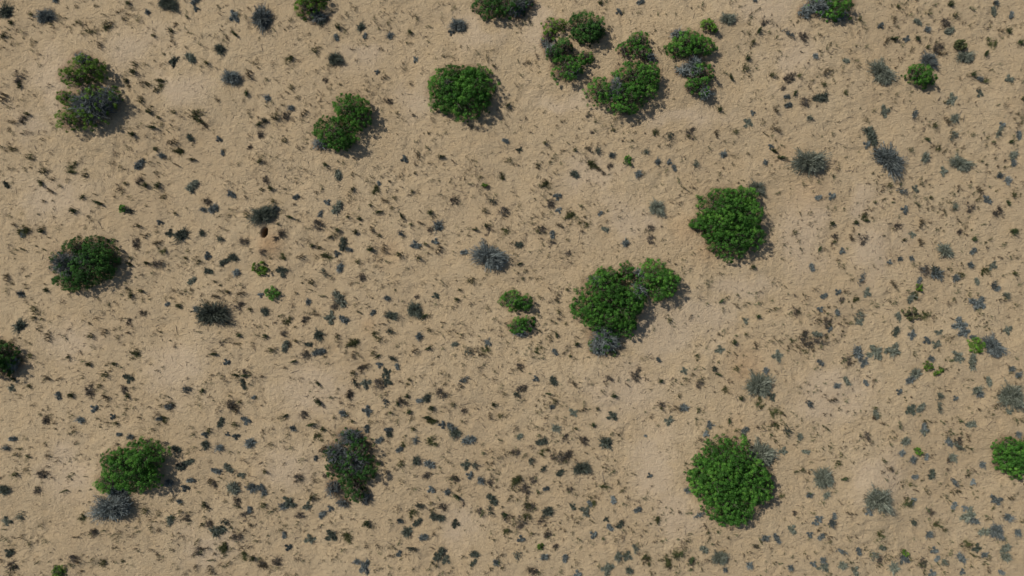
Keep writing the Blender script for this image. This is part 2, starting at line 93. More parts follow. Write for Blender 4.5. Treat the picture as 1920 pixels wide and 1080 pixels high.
 T="55 300 70;335 220 60;490 130 70;1100 360 60;1085 245 80;1045 570 60;820 690 90;635 655 35;555 695 40;300 705 50;95 610 60;35 555 70;140 580 50;400 510 70;120 460 25;180 440 25;285 330 30;320 285 25;330 345 35;285 380 50;260 125 50;210 120 40;105 100 60;375 435 50;470 760 30;710 755 30;675 735 30;360 750 20;295 920 25;250 735 20;825 870 50;910 860 60;1000 435 30;1000 660 25;1190 430 50;1430 155 45;1440 225 50;1375 270 40;1820 190 55;1870 180 25;1700 160 60;1765 150 50;1730 235 40;1770 235 40;1745 270 50;1810 300 50;1830 60 40;1760 330 40;1900 245 25;1505 500 80;1310 540 60;1280 480 50;1460 360 50;1500 360 60;1520 430 40;1350 490 40;1310 590 50;1690 620 60;1640 600 40;1610 610 30;1900 500 60;1860 630 70;1900 660 50;1880 750 70;1870 790 40;1765 770 40;1830 930 60;1810 980 60;1840 1020 40;1550 950 60;1760 1020 60;1400 1050 60;1460 1050 40;1320 980 50;1350 1000 50;1300 1020 40;1685 715 30;1330 770 50;1370 730 40;930 1030 60;900 1030 40;1010 1020 40;850 970 40;1070 830 50;1030 870 50;1010 930 50;1120 920 40;1200 890 60;930 910 40;650 890 60;640 770 60;700 800 50;570 970 50;300 960 60;40 1020 70;90 1045 50;20 960 50;150 1030 60;290 1070 50;230 1070 40;10 820 40;170 740 60;200 710 40;430 370 60;430 320 40;520 160 30;370 185 25;440 500 60;450 510 40;870 700 60;760 430 50;900 310 50;980 300 60;1030 270 50;990 60 50;1120 30 40;1180 330 30;780 70 60;580 20 50;230 20 50;1590 1060 30;1900 410 30;1900 160 60;1845 570 40;1800 420 40"),
(960,810): dict(
 G="530 275 140;225 80 110;700 85 130;145 215 80;230 280 75;55 40 80;1565 950 120;460 570 80;1840 140 150;1890 190 110;925 880 80;870 940 100;800 940 90;720 1040 120;885 1050 90;555 610 110;240 940 70;40 935 80;1400 610 80;715 660 75;735 720 70;65 810 70;275 610 110;815 700 90;1440 880 90;1890 785 70;940 580 70;1000 30 30;1735 15 80;610 775 70;1775 995 70;255 430 60;395 955 70;1030 325 50;365 310 85;1450 10 60;490 1070 70;1400 230 70;1310 430 60;760 510 70;1595 1030 50;585 540 60",
 D="350 190 120;410 50 80;545 70 100;50 370 110;100 440 120;160 360 80;120 570 110;60 690 110;110 640 100;240 680 100;430 440 70;590 550 90;280 800 90;1240 920 110;1360 970 90;150 1040 100;440 180 110;1020 960 100;1170 1000 90;230 150 80;20 160 90;700 420 70;310 180 70;340 880 70;1830 850 60;1100 650 70",
 T="140 120 60;200 30 60;90 190 40;395 220 60;270 130 60;640 190 50;720 215 30;750 305 60;910 315 40;795 375 40;830 430 60;650 400 40;715 425 50;845 275 25;670 260 40;690 245 40;1395 60 60;1360 90 30;1430 130 30;1300 240 30;1110 150 20;760 10 60;740 20 40;800 15 40;610 350 40;540 435 25;480 475 40;415 445 60;600 480 50;650 490 50;575 480 40;850 490 60;830 540 60;940 515 40;1010 450 30;990 490 50;1045 400 30;1060 630 40;1150 560 30;910 745 60;770 810 50;1000 740 40;830 660 40;820 790 50;680 800 50;495 675 60;495 820 60;145 770 50;20 760 40;215 870 60;180 890 40;250 780 60;270 800 60;395 750 50;360 690 30;450 630 30;470 660 40;110 560 70;165 590 50;35 510 60;10 440 50;110 480 50;210 460 50;190 450 40;350 560 50;80 700 50;130 650 60;30 680 60;10 700 40;1150 800 50;1070 820 40;1240 800 40;1320 795 60;1270 840 60;1300 870 50;1530 830 50;1260 910 60;1230 940 60;1160 920 40;1350 960 70;1390 990 50;1460 960 60;1830 850 50;1615 785 40;1780 905 50;1850 800 40;1340 1035 60;1160 1010 60;1230 1060 50;1120 960 50;990 980 50;1010 960 60;950 850 50;850 900 50;1040 1060 40;495 985 50;290 730 25;360 1050 50;200 1060 50;130 1030 50;1440 690 40;1540 740 50;1460 750 50;1680 760 40;1190 570 30;1250 590 50;1320 600 50;1120 720 40;970 790 40;1470 800 50;640 1010 40;610 680 30;60 350 50;20 370 60;170 350 50;360 230 50;410 210 50;1240 1010 40;1180 960 40;380 20 50;300 30 50;360 380 30;330 70 40;1300 270 40;1890 1040 30;310 370 30;1100 520 40;960 770 30"),
(1440,810): dict(
 G="830 510 190;415 360 150;455 290 90;435 470 80;735 590 70;1250 325 100;1535 640 140;1580 680 100;1660 765 120;1740 520 110;1835 660 95;1885 760 70;1815 890 110;1825 960 110;1480 960 110;1030 960 120;950 1025 110;1105 680 80;410 1010 110;550 990 90;545 890 80;650 1040 95;325 975 60;395 945 60;60 795 90;175 725 90;380 770 70;370 640 70;460 670 70;480 620 60;340 670 60;670 890 70;790 925 80;115 145 85;285 150 80;1040 70 90;1000 155 60;1640 255 80;1385 85 90;1440 110 80;1415 200 90;1275 955 60;1255 895 70;1215 775 70;1195 5 90;1600 890 90;1335 985 80;1560 385 60;1410 560 70;1425 390 80;860 870 80;240 40 80;1640 930 60;1075 540 60;1475 1060 60;1235 1065 70;160 1010 60;1085 205 70;1195 190 60;1100 510 50;1495 580 60;1880 20 60;1110 340 60;295 755 60;10 220 90;300 465 60;1770 1065 60",
 D="730 40 90;1450 80 110;1400 210 80;1060 540 110;840 770 90;1180 1000 100;860 960 90;1235 610 80;1280 700 60;1520 840 80;200 610 60;920 285 60;100 480 60;1080 400 50",
 T="410 125 45;470 150 45;545 120 50;540 155 40;215 80 45;230 285 60;290 355 40;520 235 65;625 220 45;565 350 65;535 525 40;585 590 60;395 515 50;310 460 60;490 430 40;845 200 60;870 230 50;905 280 60;850 295 50;1155 268 25;915 90 50;945 40 50;860 55 30;660 105 40;760 70 50;715 100 40;735 155 30;455 105 20;370 25 40;130 5 60;690 20 40;1230 125 30;1170 160 50;1360 290 40;1360 45 50;1500 110 60;1540 130 40;1455 12 40;1510 35 60;1385 5 60;1510 320 60;1550 300 50;1350 495 50;1430 450 60;1190 435 50;1020 540 60;1025 490 40;1240 620 50;1205 590 40;1310 720 50;1345 750 50;1275 690 50;1380 910 50;1555 930 50;1670 940 60;1665 1040 50;1630 1005 30;1840 500 60;1655 630 50;1700 580 40;1920 680 30;40 970 50;55 975 30;450 880 50;475 960 20;410 825 25;600 805 30;740 880 30;880 350 50;940 345 30;1010 400 20;1035 365 30;1300 400 30;1110 440 40;830 770 60;800 800 50;830 840 40;900 930 60;830 1000 60;950 930 50;880 860 40;1170 990 60;1140 1000 50;1180 1050 60;610 970 40;615 1010 30;430 1070 40;440 820 30;450 780 60;240 675 40;270 660 40;210 640 40;380 710 30;260 890 40;280 920 30;10 860 40;115 905 20;290 780 40;150 1075 30;20 20 60;50 60 60;80 100 40;1220 890 40;1390 840 40;1520 870 60;1540 1010 50;1600 960 50;1560 860 40;1500 900 40;1800 810 40;1250 720 40;1330 1060 50;1000 890 40;1080 960 50;1400 600 40;1550 430 30;1470 460 40;300 300 40;1280 990 40")
}
# Green bushes.  Measured in photo-map units (1 unit = 2.5 cm), origin top left.
# name key, label, nickname, green lobes (x, y, rx, ry, height m), grey-twig lobes, density, hue shift
BUSH = [
('pale green mesquite bush with loose airy twigs, upper of the stacked pair at top left','the airy bush at top left',
  [(156,126,34,22,1.1),(133,142,24,18,.9),(170,130,22,16,.9)],[(150,108,16,12,1.0)],.62,1),
('half-bare mesquite bush with grey twigs and a green lower left edge, below the airy one','the half-bare bush at top left',
  [(122,222,17,20,.9),(150,222,28,16,.8),(118,180,14,12,.6),(178,172,20,10,.8)],[(165,195,48,34,1.25),(198,182,24,22,1.2)],.6,1),
('yellowish green bush cut by the top edge, left of centre','the yellowish bush at the top edge',
  [(576,8,25,20,.9),(585,-8,26,18,.9)],[(594,30,20,12,.4)],.75,1),
('two-lobed bright green mesquite bush shaped like a bean, upper left of centre','the bean-shaped bush',
  [(655,198,32,25,1.25),(672,216,22,20,1.1),(625,243,40,28,1.3),(640,262,26,16,1.0)],[(598,268,16,12,.6)],.95,0),
('dense round green mesquite bush with a straight flat top, near the top centre','the flat-topped round bush',
  [(835,165,34,34,1.2),(868,182,50,36,1.4),(885,158,38,30,1.3),(860,138,36,18,1.0),(895,135,22,14,.9)],[(838,158,16,14,1.0)],.97,0),
('dark green bush with grey twigs on its right, cut by the top edge at centre','the dark bush at the top edge',
  [(915,4,26,26,1.3),(945,2,30,24,1.3)],[(968,14,20,18,.9),(980,0,22,20,1.0)],.9,-1),
('ragged thin green bush, upper left one of the cluster of four bushes','the ragged thin bush',
  [(1040,45,21,16,.7),(1028,66,12,14,.5)],[(1022,80,10,8,.3)],.55,1),
('dome-shaped green bush with grey streaks, upper right one of the cluster of four','the streaky dome bush',
  [(1100,45,32,26,1.2),(1104,60,30,18,1.1)],[(1112,50,22,10,1.0)],.9,-1),
('small dark blue-green bush, middle left one of the cluster of four','the small dark blue-green bush',
  [(1058,86,16,14,.8),(1040,98,16,13,.7)],[(1034,92,14,14,.6)],.8,-1),
('green bush with a small arm to its upper right, lowest of the cluster of four','the bush with a small arm',
  [(1062,126,28,24,1.0),(1078,118,18,16,.8),(1100,105,13,11,.7)],[(1075,132,16,14,.6)],.75,0),
('open broken green bush with a sandy gap in its middle, above the large twiggy one','the open broken bush',
  [(1202,70,16,13,.8),(1190,78,12,9,.6),(1170,92,11,14,.7),(1203,98,20,14,.8)],[(1218,105,12,8,.5)],.65,0),
('large ragged green bush with a grey bare centre, top right of centre','the bush with a bare centre',
  [(1190,140,38,26,1.3),(1218,135,20,24,1.1),(1124,168,24,26,1.1),(1180,178,32,24,1.2),(1205,165,26,22,1.1),(1170,202,26,12,.8)],[(1156,165,16,28,1.1)],.82,0),
('bright green dome bush with fringed edges, right of the open broken bush','the fringed bright bush',
  [(1292,76,32,20,1.1),(1312,84,26,20,1.0),(1276,92,22,16,.9)],[(1270,62,14,8,.5)],.85,1),
('tiny lime green bush touching the slate shrub, above the fringed bright bush','the tiny lime bush',
  [(1328,44,12,9,.6),(1336,52,9,8,.5)],[],.8,2),
('narrow green and grey bush with a lime corner, below the fringed bright bush','the narrow grey-green bush',
  [(1318,135,20,22,1.1),(1298,160,12,11,.8),(1318,160,16,16,.9)],[(1305,122,18,22,.9),(1322,170,14,16,.8),(1280,132,14,10,.5)],.72,0),
('bush half grey and half bright green, cut by the top edge at right','the half grey bush at the top edge',
  [(1580,2,24,16,1.1),(1567,18,16,14,.9)],[(1540,6,26,20,1.0),(1512,20,16,12,.6),(1572,28,26,10,.5)],.85,1),
('small vivid green round bush with a grey shrub on its upper right','the small vivid bush at upper right',
  [(1728,138,24,18,.9),(1742,146,16,13,.8)],[],.92,1),
('big dense green bush with a small spur on its left, right of centre','the big dense bush right of centre',
  [(1362,385,46,34,1.4),(1385,405,46,36,1.5),(1350,420,40,30,1.3),(1372,450,40,32,1.3),(1408,440,28,28,1.2),(1312,418,15,13,.7),(1400,365,24,16,1.0)],[],.98,0),
('dark green mesquite bush whose left third is bare grey twigs, at the left edge','the bush with a grey left third',
  [(178,468,30,24,1.2),(140,462,22,16,.9),(165,500,36,30,1.4),(130,525,30,20,1.0),(190,490,20,24,1.1)],[(116,494,33,29,1.45),(162,485,20,13,1.5)],.95,-1),
('largest ragged green mesquite with grey dead twigs at its foot, at centre','the ragged centre bush',
  [(1135,545,42,34,1.5),(1165,575,42,36,1.5),(1110,580,36,26,1.2),(1135,596,38,24,1.3),(1172,612,22,22,1.0),(1140,518,24,16,1.1),(1185,560,24,26,1.2)],[(1134,636,32,32,1.1),(1198,545,17,22,1.0),(1118,524,18,10,1.1),(1118,655,14,12,.6)],.96,0),
('rounded green bush with a thin finger on its left, joined to the ragged centre bush','the round bush beside the ragged one',
  [(1228,515,30,26,1.2),(1250,530,24,24,1.1),(1236,548,22,16,.9),(1176,508,12,17,.8)],[(1200,512,12,10,.5)],.96,0),
('small green bush above its slightly darker twin, left of the ragged centre bush','the small upper twin bush',
  [(960,564,20,18,.9),(982,567,17,14,.8)],[],.93,1),
('small bluish green bush, lower and darker of the twins left of the ragged bush','the small lower twin bush',
  [(970,611,16,14,.7),(988,607,14,13,.7)],[(975,624,14,8,.4)],.92,0),
('very dark green bush mostly cut off by the left edge','the dark bush at the left edge',
  [(-6,665,24,24,1.2),(-4,688,20,20,1.0),(-20,672,26,30,1.2)],[(18,682,16,14,.5)],.9,-1),
('fan-shaped green mesquite with yellowish left fringe, behind the blue-grey shrub at lower left','the fan-shaped bush at lower left',
  [(268,856,34,30,1.3),(235,880,42,36,1.4),(258,898,34,28,1.2),(212,868,24,22,.9),(198,905,20,20,.8)],[],.93,0),
('tangled bush of dark grey twigs and patchy green leaves, at bottom centre left','the tangled twiggy bush',
  [(678,842,20,18,1.3),(652,888,26,24,1.3),(686,880,18,22,1.2),(660,912,20,16,1.0),(625,880,14,18,.9),(668,930,20,10,.6),(655,862,12,8,1.3)],[(655,822,28,18,1.1),(628,852,24,22,1.1),(660,868,34,28,1.25),(622,918,16,18,.8),(684,935,8,16,.6),(640,944,14,8,.4)],.75,-1),
('largest round dense green bush with a slate shrub on its shoulder, at lower right','the big round bush at lower right',
  [(1368,862,44,40,1.5),(1345,905,46,40,1.5),(1400,900,44,42,1.6),(1370,945,46,36,1.4),(1350,880,40,34,1.3),(1420,915,30,36,1.3),(1375,968,32,20,1.0),(1310,905,18,22,.8)],[],.99,0),
('vivid green bush cut off by the right edge near the bottom','the vivid bush at the right edge',
  [(1900,845,26,24,1.2),(1915,870,28,26,1.3),(1894,868,20,20,1.0),(1935,855,26,34,1.3)],[],.97,1),
]
SPRIG = [ # little bright plants: x y r label
(482,503,15,'loose light green seedling below the burrow, upper of two bright ones'),
(508,550,14,'compact bright green little bush with dark shadow, lower of two below the burrow'),
(227,391,8,'tiny vivid green plant beside a dark twiggy patch, above the grey-thirded bush'),
(1838,647,15,'lime green plant wedged between slate shrubs near the right edge'),
(1743,686,8,'upper left and largest of three small lime sprouts at right'),
(1759,701,6,'lowest of three small lime sprouts at right'),
(1770,694,5,'rightmost of three small lime sprouts at right'),
(1177,301,9,'small green plant with a pale left arm, below the bush with a bare centre'),
(908,347,5,'tiny bright green sprout alone on sand right of the long left slope'),
(1723,847,7,'small lime sprout with a short shadow, among grey shrubs at lower right'),
(1727,538,7,'lime green sprout at the foot of a grey shrub at right'),
(112,1072,13,'dull green leafy plant at the bottom edge, far left'),
(1699,1039,6,'little green sprout on top of a grey shrub near the bottom right'),
(1800,84,11,'yellow-green low plant between two slate shrubs at upper right'),
(1712,588,14,'olive and lime mottled low plant above the right-hand shrubs'),
(1014,1028,6,'single small green sprout near the bottom centre'),
]
SMOOTH = [ # flat crusted patches x y rx ry
(250,85,70,45),(350,170,60,45),(120,150,60,70),(590,730,90,60),(330,690,70,70),(140,640,60,40),(690,105,60,22),(790,190,40,60),
(1010,60,60,50),(1060,190,90,25),(1180,560,0,0),(1250,620,90,60),(1180,740,90,60),(1290,220,90,22),(1480,110,50,60),(1510,440,50,80),
(1230,880,60,90),(1270,960,50,60),(1640,470,60,60),(1620,380,40,40),(1560,740,90,60),(1640,900,60,60),(1100,330,80,50),(1180,420,60,60),
(540,880,60,50),(120,880,60,60),(860,1000,50,50),(390,1030,60,40),(1430,10,80,40),(900,60,60,40),(100,370,90,50),(1320,590,60,60),(1400,540,60,30),(60,240,40,30)]
U = 0.025                          # metres per survey unit
def ground_xy(px, py, z=0.0):
    """survey position -> metres; z: height of the middle of the plant (its top leans outward in a straight-down view)"""
    k = (CAM_H - z) / CAM_H
    return (px - 960) * U * k, (540 - py) * U * k

# ---------------------------------------------------------------- terrain height
def hash2(ix, iy, s):
    n = (ix.astype(np.int64) * 374761393 + iy.astype(np.int64) * 668265263 + s * 144665) & 0x7fffffff
    n = ((n ^ (n >> 13)) * 1274126177) & 0x7fffffff
    n = (n ^ (n >> 16)) & 0xffffff
    return n / float(0xffffff)
def vnoise(x, y, s):
    ix = np.floor(x); iy = np.floor(y); fx = x - ix; fy = y - iy
    fx = fx * fx * fx * (fx * (fx * 6 - 15) + 10); fy = fy * fy * fy * (fy * (fy * 6 - 15) + 10)
    a = hash2(ix, iy, s); b = hash2(ix + 1, iy, s); c = hash2(ix, iy + 1, s); d = hash2(ix + 1, iy + 1, s)
    return (a + (b - a) * fx) * (1 - fy) + (c + (d - c) * fx) * fy - 0.5
def rot(x, y, a):
    return x * math.cos(a) - y * math.sin(a), x * math.sin(a) + y * math.cos(a)
BUR = ground_xy(495, 436)
mounds = []
for b in BUSH:
    xs = [l[0] for l in b[2]]; ys = [l[1] for l in b[2]]
    rr = max(l[2] for l in b[2]) * U
    gx, gy = ground_xy(sum(xs) / len(xs), sum(ys) / len(ys), .5)
    mounds.append((gx, gy, rr * 1.7 + .3, min(.30, .18 * rr)))
for x, y, r_ in [(1517, 303, 40), (915, 480, 40), (395, 590, 45), (490, 402, 40), (1648, 938, 40), (1670, 300, 40), (208, 950, 40)]:
    gx, gy = ground_xy(x, y); mounds.append((gx, gy, r_ * U * 1.4, .14))
def crust(x, y):
    m = np.zeros_like(x)
    for px, py, rx, ry in SMOOTH:
        if rx == 0: continue
        gx, gy = ground_xy(px, py)
        jx = vnoise(x * .9, y * .9, 71) * 1.0; jy = vnoise(x * .9, y * .9, 72) * 1.0
        d = ((x + jx - gx) / (rx * U)) ** 2 + ((y + jy - gy) / (ry * U)) ** 2
        m = np.maximum(m, np.exp(-d * 1.1))
    return np.clip(m * 1.5 - .3 + vnoise(x * 2.3, y * 2.3, 73) * .5 + vnoise(x * 7, y * 7, 74) * .3, 0, 1) * (m > .05)
def height(x, y, cr=None):
    x = np.asarray(x, float); y = np.asarray(y, float)
    if cr is None: cr = crust(x, y)
    rough = 1 - .6 * cr
    wx = x + vnoise(x * .7, y * .7, 31) * .8; wy = y + vnoise(x * .7, y * .7, 32) * .8
    h = vnoise(x / 13, y / 13, 1) * .55 + vnoise(x / 5, y / 5, 2) * .24 + vnoise(wx / 2.1, wy / 2.1, 3) * .13
    u, v = rot(wx, wy, 0.6)
    h += rough * (vnoise(wx / .95, wy / .95, 4) * .085 + vnoise(u / .55, v / .33, 5) * .065 + vnoise(u / .24, v / .17, 6) * .036 + vnoise(x / .11, y / .11, 7) * .010)
    # hoof and paw sized pits
    p = vnoise(wx / .42, wy / .42, 8); h -= rough * np.clip(p - .23, 0, 1) * .17
    for gx, gy, r_, a in mounds:
        h += a * np.exp(-((x - gx) ** 2 + (y - gy) ** 2) / (r_ * r_))
    bx, by = BUR
    u, v = rot(x - bx, y - by, 0.25)
    d = (u / .12) ** 2 + (v / .21) ** 2 + vnoise(x / .12, y / .12, 40) * .35
    h -= 1.0 * np.exp(-d ** 2)
    h += .10 * np.exp(-(((x - bx - .1) / .8) ** 2 + ((y - by + .75) / .5) ** 2))
    return h

# ---------------------------------------------------------------- materials
def mat(name, rough=.9):
    m = bpy.data.materials.new(name); m.use_nodes = True
    nt = m.node_tree; b = nt.nodes['Principled BSDF']; b.inputs['Roughness'].default_value = rough
    b.inputs['Specular IOR Level'].default_value = .2
    return m, nt, b
def node(nt, t, **kw):
    n = nt.nodes.new(t)
    for k, v in kw.items(): setattr(n, k, v)
    return n
def mixc(nt, fac, a, b, blend='MIX'):
    n = nt.nodes.new('ShaderNodeMix'); n.data_type = 'RGBA'; n.blend_type = blend
    for sock, v in ((n.inputs[0], fac), (n.inputs[6], a), (n.inputs[7], b)):
        if hasattr(v, 'is_output'): nt.links.new(v, sock)
        else: sock.default_value = v if isinstance(v, float) else (*v, 1)
    return n.outputs[2]
def ramp(nt, src, lo, hi, a=0., b=1.):
    n = nt.nodes.new('ShaderNodeMapRange'); n.inputs[1].default_value = lo; n.inputs[2].default_value = hi
    n.inputs[3].default_value = a; n.inputs[4].default_value = b; nt.links.new(src, n.inputs[0]); return n.outputs[0]
def noise(nt, vec, scale, detail=3, rough=.6, dist=0.):
    n = nt.nodes.new('ShaderNodeTexNoise'); n.inputs['Scale'].default_value = scale; n.inputs['Detail'].default_value = detail
    n.inputs['Roughness'].default_value = rough; n.inputs['Distortion'].default_value = dist
    nt.links.new(vec, n.inputs['Vector']); return n.outputs[0]

def sand_material():
    m, nt, b = mat('sand', .95); b.inputs['Specular IOR Level'].default_value = .1
    tc = node(nt, 'ShaderNodeTexCoord').outputs['Object']
    cr = node(nt, 'ShaderNodeAttribute', attribute_name='crust').outputs['Fac']
    dg = node(nt, 'ShaderNodeAttribute', attribute_name='dug').outputs['Fac']
    n1 = noise(nt, tc, .16, 4, .6); n2 = noise(nt, tc, 1.1, 5, .65); n3 = noise(nt, tc, 9, 4, .7); n4 = noise(nt, tc, 45, 2, .6)
    c = mixc(nt, ramp(nt, n1, .35, .65), SAND_A, SAND_B)
    c = mixc(nt, ramp(nt, n2, .42, .68, 0, .55), c, SAND_C)
    c = mixc(nt, ramp(nt, cr, 0, 1, 0, .55), c, SAND_CRUST)
    c = mixc(nt, ramp(nt, dg, 0, 1, 0, .9), c, SAND_DUG)
    du = node(nt, 'ShaderNodeAttribute', attribute_name='duff_pit_shade').outputs['Fac']
    c = mixc(nt, ramp(nt, du, .1, .9, 0, .75), c, (.20, .125, .070))      # leaf litter under the bushes, plus shade painted into the burrow pit
    c = mixc(nt, ramp(nt, n3, .50, .72, 0, .28), c, (.30, .20, .12))      # damp grains and litter dust
    c = mixc(nt, ramp(nt, n4, .58, .75, 0, .30), c, (.26, .19, .13))
    nt.links.new(c, b.inputs['Base Color'])
    h1 = noise(nt, tc, 7, 5, .72); h2 = noise(nt, tc, 28, 3, .7)
    mp = node(nt, 'ShaderNodeMapping'); mp.inputs['Rotation'].default_value = (0, 0, .6); mp.inputs['Scale'].default_value = (1, 1.7, 1)
    nt.links.new(tc, mp.inputs[0]); h3 = noise(nt, mp.outputs[0], 4.2, 5, .65, .6)
    s = node(nt, 'ShaderNodeMath', operation='MULTIPLY_ADD'); nt.links.new(h2, s.inputs[0]); s.inputs[1].default_value = .35; nt.links.new(h1, s.inputs[2])
    s2 = node(nt, 'ShaderNodeMath', operation='MULTIPLY_ADD'); nt.links.new(h3, s2.inputs[0]); s2.inputs[1].default_value = 1.0; nt.links.new(s.outputs[0], s2.inputs[2])
    bp = node(nt, 'ShaderNodeBump'); bp.inputs['Distance'].default_value = .17
    nt.links.new(ramp(nt, cr, 0, 1, .95, .7), bp.inputs['Strength']); nt.links.new(s2.outputs[0], bp.inputs['Height'])
    nt.links.new(bp.outputs[0], b.inputs['Normal'])
    return m
SAND_A = (.482, .364, .222); SAND_B = (.535, .412, .255); SAND_C = (.530, .388, .222); SAND_CRUST = (.395, .312, .222); SAND_DUG = (.46, .27, .13)

def leaf_material(name, c0, c1, c2, trans=.25, rough=.6, objvar=.12):
    """tone attribute 0..1 walks c0 -> c1 -> c2, each plant shifted a little"""
    m, nt, b = mat(name, rough)
    t = node(nt, 'ShaderNodeAttribute', attribute_name='tone').outputs['Fac']
    oi = node(nt, 'ShaderNodeObjectInfo').outputs['Random']
    c = mixc(nt, ramp(nt, t, 0, .55), c0, c1); c = mixc(nt, ramp(nt, t, .55, 1), c, c2)
    hs = node(nt, 'ShaderNodeHueSaturation')
    nt.links.new(ramp(nt, oi, 0, 1, 1 - objvar, 1 + objvar), hs.inputs['Value']); nt.links.new(c, hs.inputs['Color'])
    nt.links.new(hs.outputs[0], b.inputs['Base Color'])
    if trans:
        tr = node(nt, 'ShaderNodeBsdfTranslucent'); nt.links.new(hs.outputs[0], tr.inputs[0])
        mx = node(nt, 'ShaderNodeMixShader'); mx.inputs[0].default_value = trans
        out = nt.nodes['Material Output']
        nt.links.new(b.outputs[0], mx.inputs[1]); nt.links.new(tr.outputs[0], mx.inputs[2]); nt.links.new(mx.outputs[0], out.inputs[0])
    return m
M = dict(
 sand=sand_material(),
 green=leaf_material('mesquite leaves', (.028, .088, .013), (.072, .205, .028), (.165, .350, .052), .35),
 dark=leaf_material('dark mesquite leaves', (.020, .060, .012), (.050, .140, .024), (.115, .245, .045), .3),
 fresh=leaf_material('fresh yellow green leaves', (.045, .095, .014), (.110, .215, .025), (.210, .330, .050), .35),
 lime=leaf_material('lime green leaves', (.06, .14, .015), (.12, .26, .025), (.20, .38, .05), .3),
 grey=leaf_material('slate grey twigs and leaves', (.042, .050, .046), (.120, .138, .130), (.30, .335, .32), .1, .7, .25),
 sage=leaf_material('grey green leaves', (.060, .068, .046), (.165, .182, .136), (.34, .36, .285), .15, .7, .25),
 dusk=leaf_material('dark grey green leaves', (.030, .037, .026), (.078, .093, .068), (.190, .210, .165), .15, .7, .3),
 dusky=leaf_material('shaggy dark grey twigs', (.030, .036, .032), (.085, .098, .094), (.21, .235, .235), .1, .7, .1),
 bark=leaf_material('bark', (.05, .038, .028), (.10, .08, .06), (.17, .14, .115), 0, .9),
 dry=leaf_material('dry brown twigs', (.050, .042, .035), (.105, .090, .070), (.190, .170, .135), .05, .8, .25),
 olive=leaf_material('olive blades', (.042, .046, .020), (.098, .108, .042), (.190, .205, .080), .15, .7, .3),
 deep=leaf_material('dark green blades', (.028, .042, .018), (.062, .090, .036), (.125, .165, .070), .15, .7, .3),
 straw=leaf_material('brown blades', (.060, .048, .028), (.120, .096, .056), (.230, .185, .110), .1, .8, .3),
)

# ---------------------------------------------------------------- mesh helpers
def quads_mesh(name, V, F, tone, m):
    me = bpy.data.meshes.new(name)
    V = np.asarray(V, np.float32); F = np.asarray(F, np.int32)
    me.vertices.add(len(V)); me.vertices.foreach_set('co', V.ravel())
    me.loops.add(F.size); me.loops.foreach_set('vertex_index', F.ravel())
    me.polygons.add(len(F)); me.polygons.foreach_set('loop_start', np.arange(0, F.size, 4, dtype=np.int32))
    me.polygons.foreach_set('loop_total', np.full(len(F), 4, np.int32))
    a = me.attributes.new('tone', 'FLOAT', 'FACE'); a.data.foreach_set('value', np.asarray(tone, np.float32))
    me.materials.append(m); me.update(calc_edges=True)
    return me
def unit(v): return v / np.maximum(np.linalg.norm(v, axis=-1, keepdims=True), 1e-6)
def leaves(C, N, L, W, tone):
    """one folded leaf-shaped quad per centre C with normal N"""
    n = len(C); N = unit(N); T = unit(np.cross(N, rng.normal(size=(n, 3)))); B = np.cross(N, T)
    L = np.broadcast_to(L, n)[:, None] * .5; W = np.broadcast_to(W, n)[:, None] * .5
    V = np.stack([C - T * L, C + B * W + T * L * .1, C + T * L, C - B * W + T * L * .1], 1).reshape(-1, 3)
    F = np.arange(4 * n).reshape(n, 4)
    return V, F, tone
def tubes(P, Rd, tone):
    """P (n,k,3) centre lines, Rd (n,k) radii: three-sided tapering stems"""
    n, k, _ = P.shape
    D = unit(P[:, -1] - P[:, 0]); A = unit(np.cross(D, rng.normal(size=(n, 3)))); B = np.cross(D, A)
    V = np.empty((n, k, 3, 3))
    for s in range(3):
        a = s * 2 * math.pi / 3
        V[:, :, s] = P + (A * math.cos(a) + B * math.sin(a))[:, None] * Rd[..., None]
    base = (np.arange(n) * k * 3)[:, None, None] + (np.arange(k - 1) * 3)[None, :, None]
    s = np.arange(3)[None, None]; s2 = (s + 1) % 3
    F = np.stack([base + s, base + s2, base + 3 + s2, base + 3 + s], -1).reshape(-1, 4)
    return V.reshape(-1, 3), F, np.repeat(tone, (k - 1) * 3)
def join(parts):
    Vs, Fs, Ts, o = [], [], [], 0
    for V, F, T in parts:
        if len(V) == 0: continue
        Vs.append(V); Fs.append(F + o); Ts.append(T); o += len(V)
    return np.concatenate(Vs), np.concatenate(Fs), np.concatenate(Ts)
def obj(name, me, parent=None, loc=(0, 0, 0)):
    o = bpy.data.objects.new(name, me); scene.collection.objects.link(o); o.location = loc
    if parent: o.parent = parent
    return o
def tag(o, label=None, cat=None, group=None, kind=None):
    if label: o['label'] = label
    if cat: o['category'] = cat
    if group: o['group'] = group
    if kind: o['kind'] = kind
    return o

